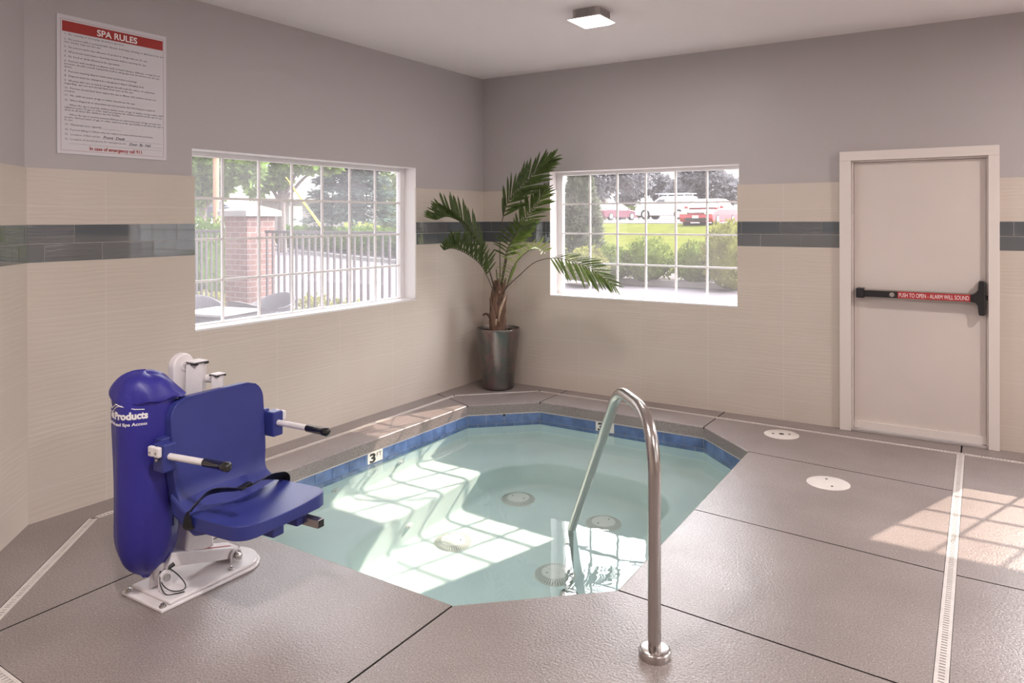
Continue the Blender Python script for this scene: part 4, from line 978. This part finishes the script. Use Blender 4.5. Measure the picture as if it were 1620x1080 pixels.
conical('juniper', b, 3.4, .75, F['juniper'], 'tall upright grey green juniper left in the window beside the palm', 'evergreen shrub', 9000, .20, 3)
# deciduous trees
def tree(name, u, depth, z0, blobs, trunk, mat, lab, n, size, seed):
    base = atd(u, 349, depth); base.z = z0; root = empty(name, base, lab, 'tree', 'trees beyond the windows'); rnd = random.Random(seed); mb = MB(); pxm = FPX/depth
    cs = []
    for (bu, bv, ru, rv) in blobs:
        c = atd(bu, bv, depth+rnd.uniform(-1, 1)*ru/pxm*.5); rad = (ru/pxm, ru/pxm*.8, rv/pxm); cs.append(c)
        leaves(mb, c, rad, n, size, rnd, .35, -1, .25)
    mb.build('foliage', mat, root, smooth=0)
    mb = MB(); top = sum(cs, Vector())/len(cs)
    mid = Vector((base.x, base.y, z0+(top.z-z0)*.55)); mb.tube(smoothpath([base-Vector((0, 0, .2)), mid, top], 5), [trunk*(1-.07*i) for i in range(11)], 9)
    for c in cs: mb.tube(smoothpath([mid, mid.lerp(c, .5)+Vector((0, 0, .3)), c], 4), [trunk*.45*(1-.09*i) for i in range(9)], 6)
    mb.build('trunk', BARK, root, smooth=60)
tree('shade_tree', 955, 78, 1.55, [(950, 285, 26, 26), (975, 280, 22, 20), (1000, 283, 28, 24), (938, 300, 14, 16)], .32, F['grey'], 'grey green tree above the maroon car', 800, .55, 21)
tree('shade_tree', 986, 90, 1.7, [(1000, 296, 22, 20), (1030, 290, 26, 20), (1050, 300, 16, 18), (990, 314, 14, 12)], .3, F['grey'], 'grey green tree left of the white van, sky showing through it', 700, .6, 22)
tree('shade_tree', 1098, 84, 1.8, [(1090, 300, 28, 22), (1125, 292, 32, 28), (1150, 300, 18, 22), (1075, 308, 20, 12), (1105, 275, 30, 20)], .4, F['grey'], 'large dense grey tree behind the red car', 1000, .62, 23)
tree('street_tree', 322, 24, .5, [(322, 262, 22, 22), (318, 300, 14, 24), (362, 262, 26, 22), (395, 268, 22, 24), (350, 290, 18, 20)], .16, F['oak'], 'leafy green tree left behind the brick pillar', 900, .22, 24)
tree('street_tree', 446, 27, .6, [(425, 262, 24, 20), (455, 255, 26, 16), (405, 290, 20, 22), (440, 285, 20, 14), (485, 262, 24, 12), (520, 262, 18, 10)], .18, F['oak'], 'leafy green tree with branches reaching over the grey building', 700, .22, 25)
tree('street_tree', 622, 44, .9, [(622, 275, 18, 26), (610, 310, 16, 26), (635, 320, 20, 30), (618, 348, 18, 16)], .18, F['light'], 'pale yellow green tree at the right side of the wide window', 900, .26, 26)
b = atd(556, 372, 39); b.z = .8
conical('spruce', b, 8.6, 2.15, F['spruce'], 'big blue green spruce behind the fence', 'spruce', 26000, .38, 5, tiers=11)
# hedge rows
def hedge(pts, w, h, mat, lab, n, size, seed, cat='hedge', name='hedge'):
    rnd = random.Random(seed); mb = MB(); P = smoothpath(pts, 6)
    for i in range(len(P)-1):
        L = (P[i+1]-P[i]).length
        leaves(mb, P[i].lerp(P[i+1], .5)+Vector((0, 0, h*.45)), (max(w/2, L*.7), max(w/2, L*.5) if abs((P[i+1]-P[i]).y) > abs((P[i+1]-P[i]).x) else w/2, h*.58), n, size, rnd, .2)
    mb.tube([p+Vector((0, 0, h*.42)) for p in P], [h*.36]*len(P), 8, flat=1.0)
    return tag(mb.build(name, mat, smooth=40), lab, cat)
hp = [koff(i, 1.3)+Vector((0, 0, .08)) for i in range(len(KP)) if -33 < KP[i].x < -12]
hedge(hp, 1.2, 1.05, F['hedge'], 'bright green hedge along the far kerb behind the iron fence', 520, .16, 31)
_a, _b = atd(296, 352, 17), atd(356, 352, 16); _a.z = _b.z = G
hedge([_a, _b], 1.0, 1.72, F['hedge'], 'bright green clipped hedge left of the brick pillar', 420, .12, 32)
hedge([(-4.0, 1.22, G), (-2.6, 1.22, G), (-1.2, 1.2, G)], .45, .60, F['yellow'], 'low yellow green hedge along the foot of the iron fence', 330, .07, 33)
hedge([(-9, 1.25, G), (-7, 1.25, G), (-5.4, 1.25, G)], .4, .55, F['yellow'], 'low yellow green hedge at the fence foot left of the pillar', 260, .07, 34)
p1, p2 = atd(990, 350, 78), atd(1020, 350, 78); p1.z = p2.z = 1.66
hedge([p1, p2], 1.5, 1.1, F['boxwood'], 'clipped green hedge between the maroon car and the white van', 300, .25, 35)
# iron fence and brick pillar
FY, FZ = .75, 1.445
def fence(x0, x1, lab):
    root = empty('iron_fence', ((x0+x1)/2, FY, G), lab, 'fence', 'dark iron fences around the patio'); IR = M['iron']
    for z in (FZ-.02, G+.22): 
        mb = MB(); mb.box(x0, x1, FY-.018, FY+.018, z-.018, z+.018); mb.build('rail', IR, root, smooth=0)
    n = int((x1-x0)/.118); base = None
    for k in range(n+1):
        x = x0+.03+k*.118
        if base is None: mb = MB(); mb.box(x-.0125, x+.0125, FY-.0125, FY+.0125, G+.04, FZ-.02); base = mb.build('picket', IR, root, smooth=0)
        else: c = base.copy(); COL.objects.link(c); c.location.x = base.location.x + k*.118
M['iron'] = pbr('dark iron', (.085, .07, .075), .5)
fence(-4.18, -.75, 'dark iron picket fence right of the brick pillar'); fence(-8.6, -4.76, 'dark iron picket fence left of the brick pillar')
def brick_mat():
    m, t, o = new_mat('red brick'); tc = nd(t, 'ShaderNodeTexCoord'); sp = nd(t, 'ShaderNodeSeparateXYZ', {0: tc.outputs['Object']})
    ad = nd(t, 'ShaderNodeMath', {0: sp.outputs[0], 1: sp.outputs[1]}, operation='ADD'); cb = nd(t, 'ShaderNodeCombineXYZ', {0: ad.outputs[0], 1: sp.outputs[2]})
    br = nd(t, 'ShaderNodeTexBrick', {'Vector': cb.outputs[0], 'Color1': (.16, .075, .062, 1), 'Color2': (.22, .115, .095, 1), 'Mortar': (.30, .25, .235, 1), 'Scale': 1.0, 'Mortar Size': .006, 'Brick Width': .2, 'Row Height': .0745, 'Bias': -.1})
    bp = nd(t, 'ShaderNodeBump', {'Height': br.outputs['Fac'], 'Distance': -.006}); b = nd(t, 'ShaderNodeBsdfPrincipled', {'Base Color': br.outputs[0], 'Roughness': .85, 'Normal': bp.outputs[0]}); t.links.new(b.outputs[0], o.inputs[0]); return m
px_, py_ = -4.47, .72
pl = empty('brick_pillar', (px_, py_, G), 'red brick pillar with a pale stone cap between the fence runs', 'pillar')
mb = MB(); mb.box(px_-.235, px_+.235, py_-.235, py_+.235, G, 1.64); mb.build('shaft', brick_mat(), pl, smooth=0)
mb = MB(); mb.box(px_-.30, px_+.30, py_-.30, py_+.30, 1.64, 1.715); mb.add([(px_-.30, py_-.30, 1.715), (px_+.30, py_-.30, 1.715), (px_+.30, py_+.30, 1.715), (px_-.30, py_+.30, 1.715), (px_, py_, 1.825)], [(0, 1, 4), (1, 2, 4), (2, 3, 4), (3, 0, 4)]); mb.build('cap', M['concrete'], pl, smooth=0)
# wicker chairs and table
M['wicker'] = pbr('grey woven wicker', (.115, .10, .108), .7, bump=(130, .008, 2), var=(110, .35)); M['wickerdark'] = pbr('dark woven wicker', (.05, .04, .042), .7, bump=(130, .008, 2), var=(110, .4))
def wicker_chair(c, rot, lab):
    root = empty('wicker_chair', c, lab, 'chair', 'wicker patio chairs'); R = Matrix.Translation(c) @ Matrix.Rotation(rot, 4, 'Z') @ Matrix.Diagonal((.85, .85, .97, 1)); n = 22
    mb = MB(); vs = []; fs = []
    for i in range(n+1):
        a = math.radians(-125+250*i/n); k = math.cos(a/1.39)**2; top = .62+.16*k
        for (rr, zz) in ((.27, .36), (.31, .55), (.335, top-.02), (.345, top), (.315, top), (.30, top-.03), (.28, .55), (.245, .36)): vs.append(R @ Vector((-math.cos(a)*rr*1.0, math.sin(a)*rr*1.05, zz)))
    for i in range(n):
        for j in range(8): fs.append((i*8+j, i*8+(j+1) % 8, i*8+8+(j+1) % 8, i*8+8+j))
    fs += [tuple(range(8))[::-1], tuple(n*8+j for j in range(8))]
    mb.add(vs, fs); mb.build('backrest', M['wicker'], root, smooth=60)
    mb = MB(); mb.box(-.25, .27, -.27, .27, .33, .41, 0, R); mb.build('seat', M['wicker'], root, smooth=0, bevel=.02)
    mb0 = None
    for sx in (-1, 1):
        for sy in (-1, 1): mb = MB(); mb.tube([R @ Vector((sx*.2, sy*.22, .34)), R @ Vector((sx*.23, sy*.25, 0))], [.03, .022], 10); mb.build('leg', M['wickerdark'], root)
wicker_chair(Vector((-3.52, .30, G)), math.radians(-80), 'grey wicker patio chair right of the brick pillar, its rounded back to the fence')
wicker_chair(Vector((-3.22, -.22, G)), math.radians(95), 'grey wicker patio chair in front of the brick pillar with its back turned')
wicker_chair(Vector((-4.02, -.40, G)), math.radians(-20), 'grey wicker patio chair at the left edge of the wide window')
tb = empty('patio_table', (-2.80, -1.0, G), 'low patio table with a pale top and dark wicker apron', 'table')
Rt = Matrix.Translation((-2.80, -1.0, G)) @ Matrix.Rotation(math.radians(12), 4, 'Z') @ Matrix.Diagonal((.68, .68, 1, 1))
mb = MB(); mb.box(-.45, .45, -.45, .45, .70, .725, 0, Rt); mb.build('tabletop', M['concrete'], tb, smooth=0, bevel=.004)
mb = MB(); mb.box(-.42, .42, -.42, .42, .60, .70, 0, Rt); mb.build('apron', M['wickerdark'], tb, smooth=0)
for sx in (-1, 1):
    for sy in (-1, 1): mb = MB(); mb.box(sx*.38-.03, sx*.38+.03, sy*.38-.03, sy*.38+.03, 0, .61, 0, Rt); mb.build('leg', M['wickerdark'], tb, smooth=0)
# utility pole and guy guards
pb_ = atd(342, 349, 23); mb = MB(); mb.tube([(pb_.x, pb_.y, -.2), (pb_.x, pb_.y, 9)], [.10, .085], 14); tag(mb.build('utility_pole', pbr('weathered wood pole', (.42, .25, .16), .8, var=(20, .2, (1, 1, .05))), smooth=60), 'weathered wooden utility pole left behind the brick pillar', 'pole')
for (u0, v0, u1, v1, lab) in ((478, 316, 505, 352, 'upper yellow guy wire guard slanting before the grey building'), (484, 326, 509, 362, 'lower yellow guy wire guard slanting before the grey building')):
    mb = MB(); p, q = atd(u0-26, v0-36, 26), atd(u1+4, v1+5, 26); mb.tube([p, q],   .02, 8); tag(mb.build('guy_wire_guard', pbr('yellow plastic', (.75, .55, .08), .5), smooth=60), lab, 'wire guard', 'yellow wire guards')
# grey building
bb = atd(470, 355, 58); bz = .95; bd = empty('grey_building', (bb.x, bb.y, bz), 'low grey building with a shallow pitched roof behind the trees', 'building')
Rb = Matrix.Translation((bb.x, bb.y, bz)) @ Matrix.Rotation(YAW+.35, 4, 'Z')
mb = MB(); mb.box(-2.6, 3.6, 0, 5, -.5, 2.2, 0, Rb); mb.build('wall', pbr('grey siding', (.30, .265, .27), .8, var=(2, .08)), bd, smooth=0)
mb = MB(); mb.add([Rb @ Vector(v) for v in ((-3.2, -.7, 2.2), (4.2, -.7, 2.2), (4.2, 5.6, 2.2), (-3.2, 5.6, 2.2), (-3.2, -.7, 2.38), (4.2, -.7, 2.38), (4.2, 5.6, 2.38), (-3.2, 5.6, 2.38), (-1.8, 2.4, 3.3), (3.0, 2.4, 3.3))],
   [(0, 3, 2, 1), (0, 1, 5, 4), (1, 2, 6, 5), (2, 3, 7, 6), (3, 0, 4, 7), (4, 5, 9, 8), (5, 6, 9), (6, 7, 8, 9), (7, 4, 8)]); mb.build('roof', pbr('pale roof shingles', (.46, .41, .40), .85, var=(4, .1)), bd, smooth=0)
mb = MB(); mb.box(-1.15, -.95, -.6, -.4, -.5, 2.2, 0, Rb); mb.build('post', M['white'], bd, smooth=0)
mb = MB(); mb.box(-.6, .4, -.05, .02, -.4, 1.7, 0, Rb); mb.build('garage_door', M['white'], bd, smooth=0)
mb = MB(); mb.box(1.5, 3.0, -.05, .02, .6, 1.5, 0, Rb); mb.build('window', pbr('dark window', (.05, .05, .06), .1), bd, smooth=0)
# pale building far behind the juniper
bb = atd(940, 340, 95); Rb = Matrix.Translation((bb.x, bb.y, 1.9)) @ Matrix.Rotation(YAW-.3, 4, 'Z'); b2 = empty('pale_building', (bb.x, bb.y, 1.9), 'pale low building far behind the upright juniper', 'building')
mb = MB(); mb.box(-1.8, 1.8, 0, 4, -.5, 3.0, 0, Rb); mb.build('wall', pbr('pale siding', (.55, .55, .48), .8), b2, smooth=0)
mb = MB(); mb.add([Rb @ Vector(v) for v in ((-2.1, -.4, 3), (2.1, -.4, 3), (2.1, 4.4, 3), (-2.1, 4.4, 3), (-2.1, 2, 3.9), (2.1, 2, 3.9))], [(0, 3, 2, 1), (0, 1, 5, 4), (2, 3, 4, 5), (1, 2, 5), (3, 0, 4)]); mb.build('roof', pbr('grey roof', (.4, .38, .38), .8), b2, smooth=0)
# vehicles
def car(c, yaw, L, W, H_, kind, paint, lab):
    root = empty('car' if kind != 'van' else 'van', c, lab, 'car' if kind != 'van' else 'van'); R = Matrix.Translation(c) @ Matrix.Rotation(yaw, 4, 'Z')   # front along +x
    h = L/2; gl = M['carglass']
    if kind == 'van':
        body = [(-h, .35), (-h, 1.0), (-h+.05, 1.15), (h-1.5, 1.15), (h-.15, 1.02), (h, .85), (h, .35), (h-.3, .28), (-h+.3, .28)]
        cab = [(-h+.04, 1.14), (-h+.10, H_-.08), (-h+.3, H_), (h-2.3, H_), (h-1.95, H_-.1), (h-1.35, 1.13)]
    else:
        body = [(-h, .40), (-h+.02, .78), (-h+.12, .94), (-h+.9, .98), (h-1.3, .96), (h-.35, .82), (h-.06, .66), (h, .42), (h-.12, .22), (-h+.15, .24)]
        cab = [(-h+.35, .95), (-h+1.0, H_-.06), (-h+1.5, H_), (-h+2.5, H_), (h-1.75, H_-.12), (h-1.0, .95)]
    T = Matrix(((1, 0, 0, 0), (0, 0, -1, 0), (0, 1, 0, 0), (0, 0, 0, 1)))
    def loft(name, prof, secs, mat, bev):
        mb = MB(); k = len(prof); vs = []
        zc = sum(p[1] for p in prof)/k
        for (y, sx, sz) in secs:
            for (x, z) in prof: vs.append(R @ Vector((x*sx, y if z < zc or name != 'cabin' else y*.84, zc+(z-zc)*sz)))
        fs = []
        for i in range(len(secs)-1):
            for j in range(k): fs.append((i*k+j, i*k+(j+1) % k, (i+1)*k+(j+1) % k, (i+1)*k+j))
        fs += [tuple(range(k)), tuple((len(secs)-1)*k+j for j in range(k))[::-1]]
        mb.add(vs, fs); o = mb.build(name, mat, root, smooth=35, bevel=bev); bmx = bmesh.new(); bmx.from_mesh(o.data); bmesh.ops.recalc_face_normals(bmx, faces=bmx.faces[:]); bmx.to_mesh(o.data); bmx.free(); return o
    w = W/2
    loft('body', body, [(-w, .985, .94), (-w*.8, 1, 1), (w*.8, 1, 1), (w, .985, .94)], paint, .04)
    loft('cabin', cab, [(-w*.93, 1, 1), (w*.93, 1, 1)], paint, .05)
    # glazing: side panes, windscreen, rear window, slightly proud of the cabin
    def quadpane(pts): mb = MB(); mb.add([R @ Vector(p) for p in pts], [tuple(range(len(pts)))]); return mb.build('window', gl, root, smooth=0)
    zc = sum(p[1] for p in cab)/len(cab)
    for s in (-1, 1):
        yb, yt = s*w*.945, s*w*.80
        if kind == 'van': quadpane([(h-2.5, yb, 1.2), (h-1.6, yb, 1.2), (h-2.1, yt, H_-.16), (h-2.5, yt, H_-.16)])
        else: quadpane([(-h+.75, yb, .99), (h-1.25, yb, .99), (h-1.85, yt, H_-.16), (-h+1.2, yt, H_-.12)])
    a, b = cab[-1], cab[-2]; quadpane([(a[0]+.01, -w*.85, a[1]+.05), (a[0]+.01, w*.85, a[1]+.05), (b[0]+.04, w*.72, b[1]), (b[0]+.04, -w*.72, b[1])])
    a, b = cab[0], cab[1]; quadpane([(a[0]-.01, w*.82, a[1]+.06), (a[0]-.01, -w*.82, a[1]+.06), (b[0]-.02, -w*.70, b[1]-.04), (b[0]-.02, w*.70, b[1]-.04)])
    for sx in (-1, 1):
        for sy in (-1, 1):
            x = sx*L*.30; y = sy*(w-.10); rr = .33 if kind != 'van' else .38
            mb = MB(); mb.tube([R @ Vector((x, y-.11*sy, rr)), R @ Vector((x, y+.105*sy, rr)), R @ Vector((x, y+.12*sy, rr))], [rr, rr, rr-.04], 22); wo = mb.build('wheel', M['tyre'], root, smooth=40)
            mb = MB(); mb.cyl(R @ Vector((x, y+.119*sy, rr)), R @ Vector((x, y+.128*sy, rr)), rr*.66, rr*.5, 18); mb.build('hubcap', M['hub'], wo, smooth=40)
    for s in (-1, 1):
        mb = MB(); mb.cbox((h-.14, s*w*.72, .70 if kind != 'van' else .85), (.1, .2, .075)); [mb.v.__setitem__(i, R @ mb.v[i]) for i in range(len(mb.v))]; mb.build('headlight', M['lamp'], root, smooth=0, bevel=.03)
        mb = MB(); mb.cbox((-h+.04, s*w*.78, .80), (.06, .16, .08)); [mb.v.__setitem__(i, R @ mb.v[i]) for i in range(len(mb.v))]; mb.build('tail_light', M['red'], root, smooth=0, bevel=.02)
        mb = MB(); mb.cbox((h-1.35, s*(w+.07), 1.02 if kind != 'van' else 1.25), (.06, .09, .06)); [mb.v.__setitem__(i, R @ mb.v[i]) for i in range(len(mb.v))]; mb.build('mirror', paint, root, smooth=0, bevel=.02)
    mb = MB(); mb.cbox((h-.005, 0, .50), (.012, .17, .075), 0); mb.cbox((h-.03, 0, .36), (.03, w*.62, .085), 1); mb.cbox((h-.045, 0, .70), (.03, w*.5, .028), 1); [mb.v.__setitem__(i, R @ mb.v[i]) for i in range(len(mb.v))]; mb.build('grille_and_plate', [M['labelwhite'], M['tyre']], root, smooth=0)
    if kind == 'van':
        mb = MB()
        for k in range(4): mb.tube([R @ Vector((-h+.5+k*.7, -w*.8, H_+.02)), R @ Vector((-h+.5+k*.7, -w*.8, H_+.2)), R @ Vector((-h+.5+k*.7, w*.8, H_+.2)), R @ Vector((-h+.5+k*.7, w*.8, H_+.02))], .03, 6)
        for s in (-1, 1): mb.tube([R @ Vector((-h+.2, s*w*.8, H_+.2)), R @ Vector((-h+2.9, s*w*.8, H_+.2))], .03, 6)
        mb.build('roof_rack', M['liftwhite'], root, smooth=60)
        mb = MB(); mb.cbox((-h-.03, 0, .42), (.06, w*.95, .12)); [mb.v.__setitem__(i, R @ mb.v[i]) for i in range(len(mb.v))]; mb.build('rear_bumper', M['tyre'], root, smooth=0, bevel=.02)
    return root
M['carglass'] = pbr('car glass', (.12, .12, .13), .05, coat=1); M['tyre'] = pbr('tyre rubber', (.025, .023, .024), .7); M['hub'] = pbr('alloy', (.6, .58, .58), .3, .8); M['lamp'] = pbr('clear lamp', (.75, .75, .75), .1)
RED = pbr('red car paint', (.50, .03, .045), .25, coat=1); MAR = pbr('maroon car paint', (.16, .035, .06), .3, coat=1); WHT = pbr('white car paint', (.80, .78, .78), .3, coat=1); NAV = pbr('dark car paint', (.05, .05, .07), .3, coat=1)
va_ = math.atan2(-FWD.y, -FWD.x)             # heading towards the viewer
p = atd(1122, 357.5, 40.5); car(p, va_-math.radians(33), 4.5, 1.78, 1.48, 'car', RED, 'red car parked facing the building beyond the lawn')
p = atd(1055, 347, 57); car(p, va_-math.radians(128), 4.6, 1.8, 1.75, 'van', WHT, 'white van with a roof rack left of the red car')
p = atd(972, 348.2, 67); car(p, va_+math.radians(130), 4.6, 1.75, 1.45, 'car', MAR, 'maroon car parked half behind the upright juniper')
p = atd(311, 352, 44); car(p, va_-math.radians(75), 4.5, 1.75, 1.45, 'car', NAV, 'dark car at the left edge of the wide window')

# ------------------------------------------------------------------ light, sky, camera
sl = bpy.data.lights.new('sun', 'SUN'); sl.energy = 5.5; sl.angle = math.radians(.6); sl.color = (1.0, .81, .66); sl.cycles.is_caustics_light = True
for o in list(S.objects):
    r = o
    while r.parent: r = r.parent
    if r.name.split('.')[0] in ('spa_basin', 'drain_cover', 'jet_fitting', 'handrail') and o.type == 'MESH': o.cycles.is_caustics_receiver = True
so = bpy.data.objects.new('sun', sl); COL.objects.link(so); so.location = (6, 14, 12)
so.rotation_euler = Vector((-.40, -1.11, -1.0)).to_track_quat('-Z', 'Y').to_euler()
SKY, HAZE = 1.3, 10.0
W = bpy.data.worlds.new('sky'); S.world = W; W.use_nodes = True; t = W.node_tree; t.nodes.clear()
tc = nd(t, 'ShaderNodeTexCoord'); sp = nd(t, 'ShaderNodeSeparateXYZ', {0: tc.outputs['Generated']})
dt = nd(t, 'ShaderNodeVectorMath', {0: tc.outputs['Generated'], 1: Vector((.40, 1.11, 1.0)).normalized()}, operation='DOT_PRODUCT')
au = nd(t, 'ShaderNodeMapRange', {0: dt.outputs['Value'], 1: .30, 2: .78, 3: 0.0, 4: 1.0}, interpolation_type='SMOOTHSTEP')       # bright haze around the sun
el = nd(t, 'ShaderNodeMapRange', {0: sp.outputs[2], 1: .10, 2: .32, 3: 0.0, 4: 1.0}, interpolation_type='SMOOTHSTEP')
mu = nd(t, 'ShaderNodeMath', {0: au.outputs[0], 1: el.outputs[0]}, operation='MULTIPLY'); st = nd(t, 'ShaderNodeMath', {0: mu.outputs[0], 1: HAZE, 2: SKY}, operation='MULTIPLY_ADD')
rr = ramp(t, sp.outputs[2], [(.0, (1.0, .97, .96)), (.3, (.98, .97, .98)), (1.0, (.80, .88, 1.0))])
bg = nd(t, 'ShaderNodeBackground', {'Color': rr.outputs[0], 'Strength': st.outputs[0]}); ow = nd(t, 'ShaderNodeOutputWorld'); t.links.new(bg.outputs[0], ow.inputs[0])

cd = bpy.data.cameras.new('camera'); co = bpy.data.objects.new('camera', cd); COL.objects.link(co)
cd.sensor_width = 36; cd.lens = FPX/1620*36; cd.shift_x = 0; cd.shift_y = -(540-CYP)/1620; cd.clip_start = .05; cd.clip_end = 600
co.matrix_world = Matrix.Translation(CAM) @ (Matrix.Rotation(YAW, 4, 'Z') @ Matrix.Rotation(PI/2+PITCH, 4, 'X') @ Matrix.Rotation(ROLL, 4, 'Z'))
S.camera = co
vs_ = S.view_settings; vs_.view_transform = 'Standard'; vs_.look = 'None'; vs_.exposure = 0.49; vs_.gamma = 1; vs_.use_curve_mapping = False
cy_ = S.cycles; cy_.max_bounces = 14; cy_.diffuse_bounces = 6; cy_.glossy_bounces = 6; cy_.transmission_bounces = 8; cy_.transparent_max_bounces = 16
cy_.sample_clamp_indirect = 6; cy_.use_denoising = True; cy_.denoising_prefilter = 'ACCURATE'
